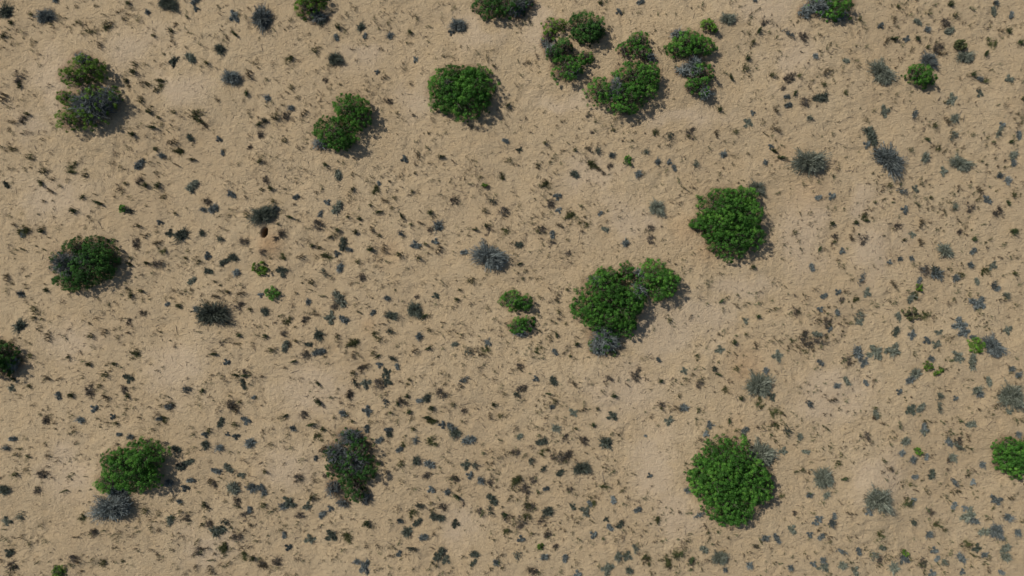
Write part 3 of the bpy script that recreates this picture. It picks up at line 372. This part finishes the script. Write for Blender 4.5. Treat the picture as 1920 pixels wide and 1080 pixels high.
# ---------------------------------------------------------------- ground: one sheet to the horizon
def axis(half, step):
    a = list(np.arange(-half, half + step / 2, step)); g = step; x = a[-1]; out = []
    while x < 600: g *= 1.16; x += g; out.append(x)
    return np.array([-v for v in out[::-1]] + a + out)
def ground():
    ax = axis(27.5, .055); ay = axis(16.5, .055)
    X, Y = np.meshgrid(ax, ay); nx, ny = len(ax), len(ay)
    x, y = X.ravel(), Y.ravel(); cr = crust(x, y); z = height(x, y, cr)
    i = (np.arange(ny - 1)[:, None] * nx + np.arange(nx - 1)[None]).ravel()
    F = np.stack([i, i + 1, i + nx + 1, i + nx], 1)
    me = quads_mesh('ground', np.stack([x, y, z], 1), F, np.zeros(len(F)), M['sand'])
    a = me.attributes.new('crust', 'FLOAT', 'POINT'); a.data.foreach_set('value', cr.astype(np.float32))
    dug = np.zeros_like(x)
    for px, py, r_, s in [(505, 458, 26, .6), (1288, 430, 30, .35), (1325, 470, 26, .35), (1470, 290, 22, .3), (1400, 690, 35, .35), (730, 470, 26, .3), (690, 610, 16, .3), (1520, 350, 40, .2), (960, 610, 20, .3), (1385, 800, 30, .2)]:
        gx, gy = ground_xy(px, py)
        dug = np.maximum(dug, s * np.exp(-((x - gx) ** 2 + (y - gy) ** 2) / (r_ * U) ** 2 * 1.2))
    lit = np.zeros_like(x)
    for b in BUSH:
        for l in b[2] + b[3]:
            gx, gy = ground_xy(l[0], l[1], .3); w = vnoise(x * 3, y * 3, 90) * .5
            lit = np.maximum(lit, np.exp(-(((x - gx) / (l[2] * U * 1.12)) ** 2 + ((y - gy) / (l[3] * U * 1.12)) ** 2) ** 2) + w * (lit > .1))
    a = me.attributes.new('duff_pit_shade', 'FLOAT', 'POINT'); a.data.foreach_set('value', np.maximum(np.clip(lit, 0, 1), np.clip(2 * np.exp(-(((x - BUR[0]) / .15) ** 2 + ((y - BUR[1]) / .24) ** 2)) - .5, 0, 1) * 1.3).astype(np.float32))  # litter under bushes; the burrow term paints the pit's shade as dark colour
    a = me.attributes.new('dug', 'FLOAT', 'POINT'); a.data.foreach_set('value', dug.astype(np.float32))
    me.polygons.foreach_set('use_smooth', np.ones(len(F), bool))
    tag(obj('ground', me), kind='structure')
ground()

# ---------------------------------------------------------------- green bushes
def hemi(n, low=-.05):
    """unit vectors over the upper hemisphere, a few just below the rim"""
    z = rng.uniform(low, 1, n); a = rng.uniform(0, 2 * math.pi, n); s = np.sqrt(np.clip(1 - z * z, 0, 1))
    return np.stack([s * np.cos(a), s * np.sin(a), z], 1)
def foliage_lobe(cx, cy, rx, ry, h, dens, tb, leaf=.050):
    area = math.pi * rx * ry
    n = max(8, int(area * 62 * dens + 8))
    d = hemi(n); wob = 1 + .20 * (rng.random(n) - .6)
    a = np.arctan2(d[:, 1], d[:, 0]); ph = rng.uniform(0, 6.28, 3)
    edge = 1 + .05 * rng.normal(size=n) + .09 * np.sin(a * 3 + ph[0]) + .07 * np.sin(a * 5 + ph[1]) + .05 * np.sin(a * 9 + ph[2])
    C = d * np.array([rx, ry, h]) * wob[:, None]; C[:, :2] *= edge[:, None]
    C[:, 2] = np.maximum(C[:, 2], .05) + rng.normal(0, .05, n)
    C[:, 0] += cx; C[:, 1] += cy
    nrm = unit(d / np.array([rx, ry, h]))
    k = 66
    r_ = rng.uniform(.05, .13, n) * min(1., .35 + rx * 1.6)
    up = unit(nrm + np.array([0, 0, .6]))
    q = unit(rng.normal(size=(n, k, 3)) + up[:, None] * 1.0)
    P = C[:, None] + q * r_[:, None, None] * rng.uniform(.55, 1.1, (n, k, 1)) * np.array([1, 1, .9])
    N = q + rng.normal(0, .45, (n, k, 3))
    old = np.where(rng.random(n) < .14, -.28, 0)        # older, duller sprays
    t = np.clip(tb + (rng.normal(0, .16, n) + old + .15 * np.sin(a * 2 + ph[0]))[:, None] + rng.normal(0, .13, (n, k)) , 0, 1)
    P = P.reshape(-1, 3); P[:, 2] = np.maximum(P[:, 2], .02)
    m = n * k
    outer = leaves(P, N.reshape(-1, 3), leaf * rng.uniform(.7, 1.3, m), leaf * .5 * rng.uniform(.7, 1.2, m), t.ravel())
    if dens < .5: return outer
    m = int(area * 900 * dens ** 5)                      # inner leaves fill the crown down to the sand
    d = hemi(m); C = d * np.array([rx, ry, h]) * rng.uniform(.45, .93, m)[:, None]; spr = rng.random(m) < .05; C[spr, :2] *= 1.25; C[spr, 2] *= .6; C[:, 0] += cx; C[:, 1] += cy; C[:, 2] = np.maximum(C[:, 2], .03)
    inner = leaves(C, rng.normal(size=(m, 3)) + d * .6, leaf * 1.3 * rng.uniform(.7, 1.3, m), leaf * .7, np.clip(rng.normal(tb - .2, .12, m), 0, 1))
    return join([outer, inner])
def twig_lobe(cx, cy, rx, ry, h, per=110, thick=.008, tone=.6):
    """crooked bare twigs fanning from the root to the crown surface, each with forks"""
    n = int(math.pi * rx * ry * per) + 14
    d = hemi(n, .02); E = d * np.array([rx, ry, h]) * rng.uniform(.75, 1.08, n)[:, None]
    B = np.stack([rng.normal(0, rx * .28, n), rng.normal(0, ry * .28, n), np.full(n, .02)], 1)
    K = 6; s = np.linspace(0, 1, K)[None, :, None]
    mid = B + (E - B) * .5 + np.array([0, 0, .18 * h]) + rng.normal(0, .06, (n, 3))
    P = B[:, None] * (1 - s) ** 2 + 2 * mid[:, None] * s * (1 - s) + E[:, None] * s ** 2
    P = P + rng.normal(0, .02, P.shape) * s
    Rd = thick * rng.uniform(.6, 1.5, (n, 1)) * np.linspace(1.6, .45, K)[None]
    t = np.clip(rng.normal(tone, .2, n), 0, 1)
    parts = [P + np.array([cx, cy, 0])]; rads = [Rd]; tt = [t]
    for f in range(2):
        st = P[:, 3]; dr = unit(P[:, 5] - P[:, 3] + rng.normal(0, .12, (n, 3))); ln = rng.uniform(.12, .34, (n, 1))
        Q = st[:, None] + dr[:, None] * ln[:, None] * s + rng.normal(0, .012, (n, K, 3)) * s
        parts.append(Q + np.array([cx, cy, 0])); rads.append(Rd * .6); tt.append(np.clip(t + .1, 0, 1))
    return tubes(np.concatenate(parts), np.concatenate(rads), np.concatenate(tt))
def grey_fuzz(cx, cy, rx, ry, h, dens=1., leaf=.045, tone=.42):
    n = int(math.pi * rx * ry * 900 * dens) + 60
    d = hemi(n); C = d * np.array([rx, ry, h]) * np.cbrt(rng.uniform(.25, 1.1, n))[:, None]
    C[:, 0] += cx; C[:, 1] += cy; C[:, 2] = np.maximum(C[:, 2], .02)
    return leaves(C, d + rng.normal(0, .6, (n, 3)), leaf * rng.uniform(.6, 1.5, n), leaf * .3, np.clip(rng.normal(tone, .2, n), 0, 1))
NAMED = []                                       # (x, y, nickname) anchors for labels
def make_bush(b):
    label, nick, green, grey, dens, hue = b
    allx = [l[0] for l in green + grey]; ally = [l[1] for l in green + grey]
    cpx, cpy = sum(allx) / len(allx), sum(ally) / len(ally)
    NAMED.append((cpx, cpy, 'the ' + nick.split(' ', 1)[1]))
    ox, oy = ground_xy(cpx, cpy, .45); oz = float(height([ox], [oy])[0])
    root = obj('mesquite_bush', None, None, (ox, oy, oz)); tag(root, label, 'bush', 'green bushes scattered on the sand')
    if green: green = [(a, b_, c, d, e * .9) for a, b_, c, d, e in green]
    grey = [(a, b_, c, d, e * .8) for a, b_, c, d, e in grey]
    def loc(l):
        x, y = ground_xy(l[0], l[1], l[4] * .55 + oz); return x - ox, y - oy
    base = {-1: .34, 0: .46, 1: .55, 2: .62}[hue]
    fol, br, dead = [], [], []
    for l in green:
        x, y = loc(l); rx, ry, h = l[2] * U, l[3] * U, l[4]
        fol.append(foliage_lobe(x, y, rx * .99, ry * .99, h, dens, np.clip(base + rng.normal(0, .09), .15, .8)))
        br.append(twig_lobe(x, y, rx * 1.0, ry * 1.0, h * 1.02, 3.5, .008, .95))
        br.append(twig_lobe(x, y, rx * .72, ry * .72, h * .7, 7 if dens > .85 else 20, .013, .5))
    for l in grey:
        x, y = loc(l); rx, ry, h = l[2] * U, l[3] * U, l[4]
        dead.append(twig_lobe(x, y, rx * 1.05, ry * 1.05, h, 75, .0105, .66)); dead.append(grey_fuzz(x, y, rx * .85, ry * .85, h * .7, 1.0, .05, .2))
        if l[2] > 20: fol.append(foliage_lobe(x, y, rx * .9, ry * .9, h * .8, .3, base - .12))
    E = np.array([[*loc(l), l[4] * .35] for l in green + grey]); ne = len(E); s = np.linspace(0, 1, 7)[None, :, None]
    P = E[:, None] * s + rng.normal(0, .03, (ne, 7, 3)) * s; P[:, :, 2] = np.maximum(P[:, :, 2], .05); P[:, 0] = (0, 0, .02)   # limbs from the root crown
    br.append(tubes(P, .03 * np.linspace(1.3, .5, 7)[None] * np.ones((ne, 1)), np.full(ne, .4)))
    mk = {-1: 'dark', 0: 'green', 1: 'fresh' if dens < .8 else 'green', 2: 'lime'}[hue]
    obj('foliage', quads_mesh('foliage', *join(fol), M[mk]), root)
    obj('branches', quads_mesh('branches', *join(br), M['bark']), root)
    if dead:
        tag(obj('dead_branches', quads_mesh('dead_branches', *join(dead), M['dusky' if any(w in label for w in ('half-bare', 'left third', 'tangled')) else 'grey']), root), 'bare grey twigs')
    return root
for b in BUSH: make_bush(b)

for i, (px, py, r_, label) in enumerate(SPRIG):
    h = r_ * U * 1.1; x, y = ground_xy(px, py, h * .5); z = float(height([x], [y])[0]); r_ *= U
    root = obj('green_seedling', None, None, (x, y, z)); tag(root, label, 'plant', 'small green plants among the tufts')
    fol = [foliage_lobe(0, 0, r_ * .85, r_ * .85, h, 1.1, .55, .042)]
    if i in (0, 13, 14): fol = [foliage_lobe(a * r_, b_ * r_, r_ * .45, r_ * .4, h * .8, .8, .5, .05) for a, b_ in ((-.5, .2), (.3, .4), (.1, -.4), (.6, -.3))]
    mk = 'lime' if i in (3, 9) else 'olive' if i in (13, 14) else 'fresh' if i in (0, 4, 5, 6, 8, 10, 11, 12, 15) else 'green'
    obj('foliage', quads_mesh('foliage', *join(fol), M[mk]), root)
    obj('stem', quads_mesh('stem', *twig_lobe(0, 0, r_ * .5, r_ * .5, h * .8, 60, .006), M['bark']), root)

# ---------------------------------------------------------------- prototypes of the small plants (radius 1)
def shrub_parts(v, n=150, th=.024, lw=1., rad=(.35, .85, .8), q=6):
    """radiating wiry shrub: upright fan of twigs and narrow grey leaves"""
    if v % 3 == 0: lobes = [(0, 0, .95), (.35 * math.cos(v), .35 * math.sin(v), .6)]
    elif v % 3 == 1: lobes = [(-.38, .12, .62), (.30, -.15, .66), (.62, -.30, .32)]
    else: lobes = [(-.15, .05, .66), (.40, .42, .42), (.28, -.5, .36), (-.66, -.30, .28)]
    tw, lf = [], []
    for lx, ly, s_ in lobes:
        d = hemi(int(n * (s_ + .15)), .08); k = len(d); an = np.arctan2(d[:, 1], d[:, 0]); ph = rng.uniform(0, 6.28, 3)
        ragged = 1 + .16 * np.sin(2 * an + ph[0]) + .14 * np.sin(4 * an + ph[1]) + .12 * np.sin(7 * an + ph[2])
        e = unit(d) * (s_ * ragged * (rad[0] + rad[1] * rng.random(k) ** rad[2]))[:, None]; e[:, 2] *= 1.0
        K = 5; s = np.linspace(0, 1, K)[None, :, None]; B = np.stack([rng.normal(0, .15, k), rng.normal(0, .15, k), np.zeros(k)], 1) * s_
        mid = (B + e) * .5 + np.array([0, 0, .14]); P = B[:, None] * (1 - s) ** 2 + 2 * mid[:, None] * s * (1 - s) + e[:, None] * s ** 2
        P = P + np.cumsum(rng.normal(0, .022, P.shape), 1) * s + np.array([lx, ly, 0])
        tn = np.clip(rng.normal(.66, .27, k), 0, 1)
        tw.append(tubes(P, th * rng.uniform(.6, 1.5, (k, 1)) * np.linspace(1.2, .55, K)[None], tn))
        j = rng.integers(1, K, (k, q)) if lw < 1 else rng.integers(1, K - 1, (k, q)); base = P[np.arange(k)[:, None], j].reshape(-1, 3); base = base + rng.normal(0, .05, base.shape)
        dd = np.repeat(unit(e), q, 0) + rng.normal(0, .25, (k * q, 3))
        side = unit(np.cross(dd, rng.normal(size=dd.shape))) + np.array([0, 0, .4])
        m = len(base); Nn = unit(side); T_ = unit(dd - Nn * (dd * Nn).sum(1, keepdims=True)); Bn = np.cross(Nn, T_)
        L = rng.uniform(.05, .14, m)[:, None] * lw; W = rng.uniform(.014, .034, m)[:, None] * lw
        V = np.stack([base - T_ * L, base + Bn * W, base + T_ * L, base - Bn * W], 1).reshape(-1, 3)
        lf.append((V, np.arange(4 * m).reshape(m, 4), np.clip(np.repeat(tn, q) * (.8 if lw == 1 else .95) - (.12 if lw == 1 else .26) + rng.normal(0, .16, m), 0, 1)))
    return join(tw), join(lf)
def tuft_geo(v, n):
    """clump of stiff blades and stalks, some standing, some splayed"""
    K = 4; c = rng.normal(0, .33 + .1 * (v % 3), (n, 2)); 
    if v % 2: c[:, 0] *= 1.5; c[:, 1] *= .6
    a = rng.uniform(0, 6.28, n); lean = rng.uniform(.05, .75, n); hgt = rng.uniform(.7, 2.0, n)
    B = np.stack([c[:, 0], c[:, 1], np.full(n, -.02)], 1)
    tip = B + np.stack([np.cos(a) * lean, np.sin(a) * lean, hgt], 1)
    s = np.linspace(0, 1, K)[None, :, None]; mid = (B + tip) * .5 + np.array([0, 0, .15])
    P = B[:, None] * (1 - s) ** 2 + 2 * mid[:, None] * s * (1 - s) + tip[:, None] * s ** 2
    tn = np.clip(rng.normal(.45, .22, n), 0, 1)
    tb = tubes(P, .042 * rng.uniform(.6, 1.4, (n, 1)) * np.array([1.3, 1.1, .8, .25])[None], tn)
    m = n * 3; base = P[:, 1:3].reshape(-1, 3)[rng.integers(0, 2 * n, m)] + rng.normal(0, .10, (m, 3)); base[:, 2] = np.maximum(base[:, 2], .02)
    lv = leaves(base, rng.normal(size=(m, 3)) + np.array([0, 0, .7]), rng.uniform(.18, .38, m), .11, np.clip(rng.normal(.45, .2, m), 0, 1))
    return join([tb, lv])
def dry_geo(v):
    """airy patch of brown twigs, several little crowns and trailing stems"""
    parts = []
    for i in range(3 + v % 3):
        cx, cy = rng.uniform(-.6, .6, 2); r_ = rng.uniform(.25, .5); V, F, T = tuft_geo(v + i, 34)
        parts.append((V * np.array([r_, r_, r_ * .75]) + np.array([cx, cy, 0]), F, T))
    n = 26; a = rng.uniform(0, 6.28, n); K = 6; s = np.linspace(0, 1, K)[None, :, None]
    e = np.stack([np.cos(a), np.sin(a), np.full(n, .12)], 1) * rng.uniform(.5, 1.05, n)[:, None]
    P = e[:, None] * s + rng.normal(0, .06, (n, K, 3)) * np.array([1, 1, .3]); P[:, :, 2] = np.abs(P[:, :, 2]) + .02
    parts.append(tubes(P, np.full((n, 1), .016) * np.linspace(1.2, .5, K)[None], np.clip(rng.normal(.5, .2, n), 0, 1)))
    return join(parts)

SH = []
for v in range(9):
    tw, lf = shrub_parts(v)
    for mk in ('grey', 'sage', 'dusk'):
        SH.append((mk, quads_mesh('branches', *tw, M[mk]), quads_mesh('foliage', *lf, M[mk]), quads_mesh('grey_shrub', *join([tw, lf]), M[mk])))
HI = []                                            # finer versions for the largest shrubs
for v in (0, 1, 3, 4):
    tw, lf = shrub_parts(v, 430, .013, .58, (.55, .5, 1.), 9)
    for mk in ('grey', 'sage', 'dusk'): HI.append((mk, quads_mesh('branches', *tw, M[mk]), quads_mesh('foliage', *lf, M[mk])))
TU = {mk: [quads_mesh('grass_tuft', *tuft_geo(v, 22 + 5 * v), M[mk]) for v in range(5)] for mk in ('olive', 'deep', 'straw')}
DR = {mk: [quads_mesh('dry_shrub', *dry_geo(v), M[mk]) for v in range(5)] for mk in ('dry', 'olive')}

# ---------------------------------------------------------------- read the survey
def read(kind):
    out = []
    for (ox, oy), t in TILES.items():
        for w in t[kind].split(';'):
            x, y, s = map(float, w.split()); out.append((ox + x / 4, oy + y / 4, s / 4))
    return out
ORD = ['nearest', 'second nearest', 'third nearest', 'fourth nearest', 'fifth nearest', 'sixth nearest', 'seventh nearest', 'eighth nearest', 'ninth nearest', 'tenth nearest', 'eleventh nearest', 'twelfth nearest', 'thirteenth nearest', 'fourteenth nearest']
DIRS = ['right of', 'up-right of', 'above', 'up-left of', 'left of', 'down-left of', 'below', 'down-right of']
def relabel(items, what, anchors):
    """items: (x, y, adjectives) -> one label each, found by direction and rank from the nearest landmark"""
    cell = {}
    for i, (x, y, adj) in enumerate(items):
        best = min(anchors, key=lambda a: (a[0] - x) ** 2 + (a[1] - y) ** 2)
        d = (best[0] - x) ** 2 + (best[1] - y) ** 2; oc = int(round(math.atan2(best[1] - y, x - best[0]) / (math.pi / 4))) % 8
        cell.setdefault((best[2], oc), []).append((d, i))
    lab = [None] * len(items)
    for (nick, oc), l in cell.items():
        for r_, (d, i) in enumerate(sorted(l)):
            lab[i] = '%s %s, %s %s %s' % (items[i][2], what, ORD[r_], DIRS[oc], nick)
            if len(lab[i].split()) > 16: lab[i] = lab[i].replace('small ', '').replace('large ', '').replace('medium ', '').replace('wide ', '')
            if len(lab[i].split()) > 16: lab[i] = lab[i].replace('down-', 'lower ').replace('dry ', '')
    return lab
SPECIAL = [  # notable grey shrubs: x, y, radius x, radius y, turn, label, nickname
 (1518, 303, 32, 27, 0, 'large slate-grey shrub, the biggest round one in the upper right quarter', 'the large slate shrub at right'),
 (1673, 300, 38, 22, -38, 'long diagonal slate-grey shrub right of the large round slate shrub', 'the long diagonal slate shrub'),
 (915, 481, 33, 28, -20, 'large round grey twiggy shrub alone on sand, left of the big centre bush', 'the lone grey shrub near centre'),
 (396, 588, 35, 24, 12, 'wide dark slate shrub with a pointed left end, left of centre', 'the pointed slate shrub'),
 (490, 402, 26, 20, 20, 'dark wiry shrub growing over the rodent burrow hole', 'the shrub over the burrow'),
 (1648, 938, 28, 25, 0, 'evenly round slate shrub with radiating twigs, at lower right', 'the round radiating shrub'),
 (206, 954, 36, 28, 10, 'blue-grey fluffy shrub, lower lobe against the fan-shaped bush', 'the fluffy blue-grey shrub'),
 (222, 925, 22, 17, 0, 'blue-grey fluffy shrub squeezed between the fan-shaped bush and its twin', None),
 (1426, 852, 25, 28, -20, 'slate shrub leaning on the upper right shoulder of the big round bush', None),
 (1422, 352, 19, 15, 0, 'slate twiggy shrub at the upper right corner of the big dense bush', None),
 (1427, 724, 24, 30, 0, 'upright oval slate shrub on orange sand, below right of the big centre bush', 'the oval slate shrub'),
 (490, 33, 20, 24, -30, 'dark slate shrub leaning right, near the top edge left of the yellowish bush', 'the leaning slate shrub'),
 (1652, 135, 26, 22, -45, 'pale grey wiry shrub with splayed stems, left of the small vivid bush', 'the pale wiry shrub'),
 (1905, 745, 26, 26, 0, 'large pale blue-grey shrub cut by the right edge', 'the pale shrub at the right edge'),
 (1870, 650, 24, 20, -45, 'slate shrub right of the lime green plant near the right edge', None),
 (776, 582, 15, 17, 0, 'dark grey shrub on the bare slope left of the small twin bushes', 'the dark shrub mid slope'),
 (1544, 898, 17, 26, 30, 'tall ragged slate shrub between the big round bush and the round radiating shrub', None),
 (1092, 880, 20, 13, 15, 'dark blue-grey oval shrub at bottom centre', 'the dark oval shrub'),
 (1350, 1048, 15, 16, 0, 'round pale slate shrub near the bottom edge below the big round bush', 'the small slate ball'),
 (315, 6, 20, 15, 0, 'dark slate shrub touching the top edge at left', 'the dark slate shrub at the top'),
 (1812, 105, 18, 15, 0, 'slate shrub right of the small vivid bush and its companion', None),
 (1743, 113, 18, 15, 0, 'grey shrub tucked behind the small vivid green bush', None),
 (1807, 305, 21, 17, -25, 'airy pale grey shrub near the right edge of the upper half', 'the airy pale shrub'),
 (628, 109, 16, 13, 20, 'compact dark slate ball left of the flat-topped round bush', 'the dark slate ball'),
 (857, 45, 15, 16, 0, 'dark slate shrub below left of the dark bush at the top edge', None),
 (1234, 389, 16, 16, 0, 'slate shrub with white stones or twigs below it, left of the big dense bush', 'the slate shrub left of the big dense bush'),
 (1362, 38, 15, 13, 0, 'round slate shrub right of the tiny lime bush', None),
 (1876, 1000, 14, 16, 0, 'upright dark slate shrub near the bottom right corner', 'the upright corner shrub'),
 (433, 146, 17, 17, 0, 'rounded blue slate shrub with fluffy top, right of the stacked pair', 'the fluffy-topped shrub'),
 (87, 30, 20, 14, 30, 'dark oval slate shrub at the top left corner', 'the corner slate shrub'),
]
ANCH = NAMED + [(s[0], s[1], s[6]) for s in SPECIAL if s[6]]
def place_shrub(px, py, rx, ry, turn, pr, label, group, parts=True):
    r_ = (rx + ry) / 2 * U; h = r_ * .85; x, y = ground_xy(px, py, h * .45); z = float(height([x], [y])[0]) - .02
    if parts:
        root = obj('grey_shrub', None, None, (x, y, z))
        obj('branches', pr[1], root); obj('foliage', pr[2], root)
    else: root = obj('grey_shrub', pr[3], None, (x, y, z))
    root.rotation_euler = (0, 0, R(turn)); root.scale = (rx * U, ry * U, h)
    return tag(root, label, 'shrub', group)
SG = 'slate grey shrubs'
def tone_of(px, i): return 1 if (i * 7 % 10) < (3 if px < 960 else 7) else 0
for i, (px, py, rx, ry, turn, label, nick) in enumerate(SPECIAL):
    v = (i % 2) * 2
    place_shrub(px, py, rx * 1.12, ry * 1.12, turn, HI[v * 3 + (0 if nick and 'fluffy' in nick or px == 222 else 2 if nick and ('dark' in nick or 'burrow' in nick or 'pointed' in nick) else tone_of(px, i))], label, SG)
G = [g for g in read('G') if all((g[0] - s[0]) ** 2 + (g[1] - s[1]) ** 2 > (max(s[2], s[3]) * .75 + 3) ** 2 for s in SPECIAL)]
G.sort(key=lambda g: -g[2])
def gtone(px, i): return 2 if (i * 13 % 10) < (5 if px < 1200 else 1) else tone_of(px, i)
gi = [(x, y, ('small' if s < 16 else 'wide' if s > 27 else 'medium') + (' slate', ' grey-green', ' dark')[gtone(x, i)]) for i, (x, y, s) in enumerate(G)]
gl = relabel(gi, 'shrub', ANCH)
big, rest = G[:270], G[270:]
TG = {mk: [quads_mesh('grey_shrub', *tuft_geo(v, 46), M[mk]) for v in range(6)] for mk in ('grey', 'sage', 'dusk')}
for i, (px, py, s) in enumerate(big):
    k = rng.uniform(.8, 1.15); pr = SH[(rng.integers(0, 9) * 3) + gtone(px, i)]; s *= .95 if s > 20 else .86
    if s < 19 and i % 5 < 3:                         # loose wispy ones
        pr = (0, 0, 0, TG[('grey', 'sage', 'dusk')[gtone(px, i)]][i % 6]); s *= .9
    place_shrub(px, py, s * .5 * k, s * .5 / k, rng.uniform(0, 360), pr, gl[i], SG, s > 20)

# stacks of instances baked into one mesh, for what is beyond counting
def bake(name, geos, spots, m):
    """spots: px, py, radius px"""
    parts = []
    sp = np.array(spots); X, Y = ground_xy(sp[:, 0], sp[:, 1]); Z = height(X, Y)
    for i in range(len(sp)):
        V, F, T = geos[i % len(geos)]; a = rng.uniform(0, 6.28); r_ = sp[i, 2] * U; c, s = math.cos(a), math.sin(a)
        W = np.stack([(V[:, 0] * c - V[:, 1] * s) * r_ + X[i], (V[:, 0] * s + V[:, 1] * c) * r_ + Y[i], V[:, 2] * r_ * 1.1 + Z[i]], 1)
        parts.append((W, F, np.clip(T + rng.normal(0, .12), 0, 1)))
    return obj(name, quads_mesh(name, *join(parts), m))

D = sorted(read('D'), key=lambda d: -d[2])
di = [(x, y, ('wide' if s > 26 else 'small' if s < 19 else 'airy') + (' olive' if i % 3 == 0 else ' brown-grey')) for i, (x, y, s) in enumerate(D)]
for i, ((px, py, s), lab) in enumerate(zip(D, relabel(di, 'dry clump', ANCH))):
    x, y = ground_xy(px, py, .1); z = float(height([x], [y])[0])
    o = obj('dry_shrub', DR['olive' if i % 3 == 0 else 'dry'][i % 5], None, (x, y, z))
    o.rotation_euler = (0, 0, rng.uniform(0, 6.28)); o.scale = (s * U * .52, s * U * .52, s * U * .5)
    tag(o, lab, 'dry shrub', 'dry twiggy clumps')
T = sorted(read('T'), key=lambda d: -d[2])
nT = 300
COL = lambda i: ('olive', 'deep', 'straw', 'deep', 'olive')[i * 7 % 5]
WORD = {'olive': 'olive', 'deep': 'dark green', 'straw': 'brown'}
ti = [(x, y, ('large ' if s > 17 else '') + WORD[COL(i)]) for i, (x, y, s) in enumerate(T[:nT])]
for i, ((px, py, s), lab) in enumerate(zip(T[:nT], relabel(ti, 'grass tuft', ANCH))):
    x, y = ground_xy(px, py, .1); z = float(height([x], [y])[0])
    o = obj('grass_tuft', TU[COL(i)][i % 5], None, (x, y, z))
    r_ = s * U * .40; o.rotation_euler = (0, 0, rng.uniform(0, 6.28)); o.scale = (r_, r_ * rng.uniform(.7, 1), r_ * rng.uniform(.9, 1.3))
    tag(o, lab, 'grass tuft', 'grass tufts')
geos = [tuft_geo(v, 7 + v) for v in range(8)]
left = [(x, y, s * .42) for x, y, s in T[nT:]]
third = [left[i::3] for i in range(3)]
extra = [[], [], []]
allT = T + D
def smooth_at(x, y): return any(rx and ((x - a) / rx) ** 2 + ((y - b) / ry) ** 2 < .8 for a, b, rx, ry in SMOOTH)
def in_bush(x, y): return any(((x - l[0]) / l[2]) ** 2 + ((y - l[1]) / l[3]) ** 2 < 1 for b in BUSH for l in b[2] + b[3])
cnt = 0
while cnt < 6500:
    if rng.random() < .7:
        t = allT[rng.integers(0, len(allT))]; x, y = t[0] + rng.normal(0, 11), t[1] + rng.normal(0, 9)
    else: x, y = rng.uniform(-20, 1940), rng.uniform(-20, 1100)
    if in_bush(x, y) or (smooth_at(x, y) and rng.random() < .6): continue
    extra[rng.integers(0, 3)].append((x, y, rng.uniform(1.2, 3.6))); cnt += 1
for i in range(2400):                                # beyond the frame
    x, y = rng.uniform(-420, 2340), rng.uniform(-420, 1500)
    if -20 < x < 1940 and -20 < y < 1100: continue
    extra[rng.integers(0, 3)].append((x, y, rng.uniform(2, 6)))
for k, mk in enumerate(('deep', 'olive', 'straw')):
    o = bake('sparse_grass', geos, third[k] + extra[k], M[mk])
    tag(o, ['smallest dark green', 'smallest olive', 'smallest brown'][k] + ' grass tufts and sprigs sprinkled over the sand', 'grass', kind='stuff')
if rest:
    lg = [shrub_parts(v) for v in range(3)]
    tag(bake('small_grey_plants', [join([a, b]) for a, b in lg], [(x, y, s * .5) for x, y, s in rest], M['grey']), 'smallest grey plants dotted over the sand', 'shrub', kind='stuff')
# litter: fallen twigs, stalks and crumbs lying on the sand
n = 8000
t = np.array([(a[0], a[1]) for a in allT])[rng.integers(0, len(allT), n)] + rng.normal(0, 22, (n, 2))
uni = rng.random(n) < .35; t[uni] = np.stack([rng.uniform(-60, 1980, uni.sum()), rng.uniform(-60, 1140, uni.sum())], 1)
X, Y = ground_xy(t[:, 0], t[:, 1]); Z = height(X, Y) + .012
a = rng.normal(2.6, 1.0, n); ln = rng.exponential(.07, n) + .03; K = 4
s = np.linspace(-.5, .5, K)
P = np.stack([X[:, None] + np.cos(a)[:, None] * ln[:, None] * s, Y[:, None] + np.sin(a)[:, None] * ln[:, None] * s, Z[:, None] + 0 * s], -1)
P[:, :, :2] += rng.normal(0, .012, (n, K, 2)); P[:, :, 2] += np.abs(rng.normal(0, .015, (n, K)))
lit = tubes(P, rng.uniform(.004, .011, (n, 1)) * np.array([.6, 1, 1, .5])[None], np.clip(rng.normal(.4, .25, n), 0, 1))
tag(obj('ground_litter', quads_mesh('ground_litter', *lit, M['dry'])), 'dry twigs and crumbs of dead grass littering the sand', 'litter', kind='stuff')
print('counts', len(BUSH), len(G), len(D), len(T))
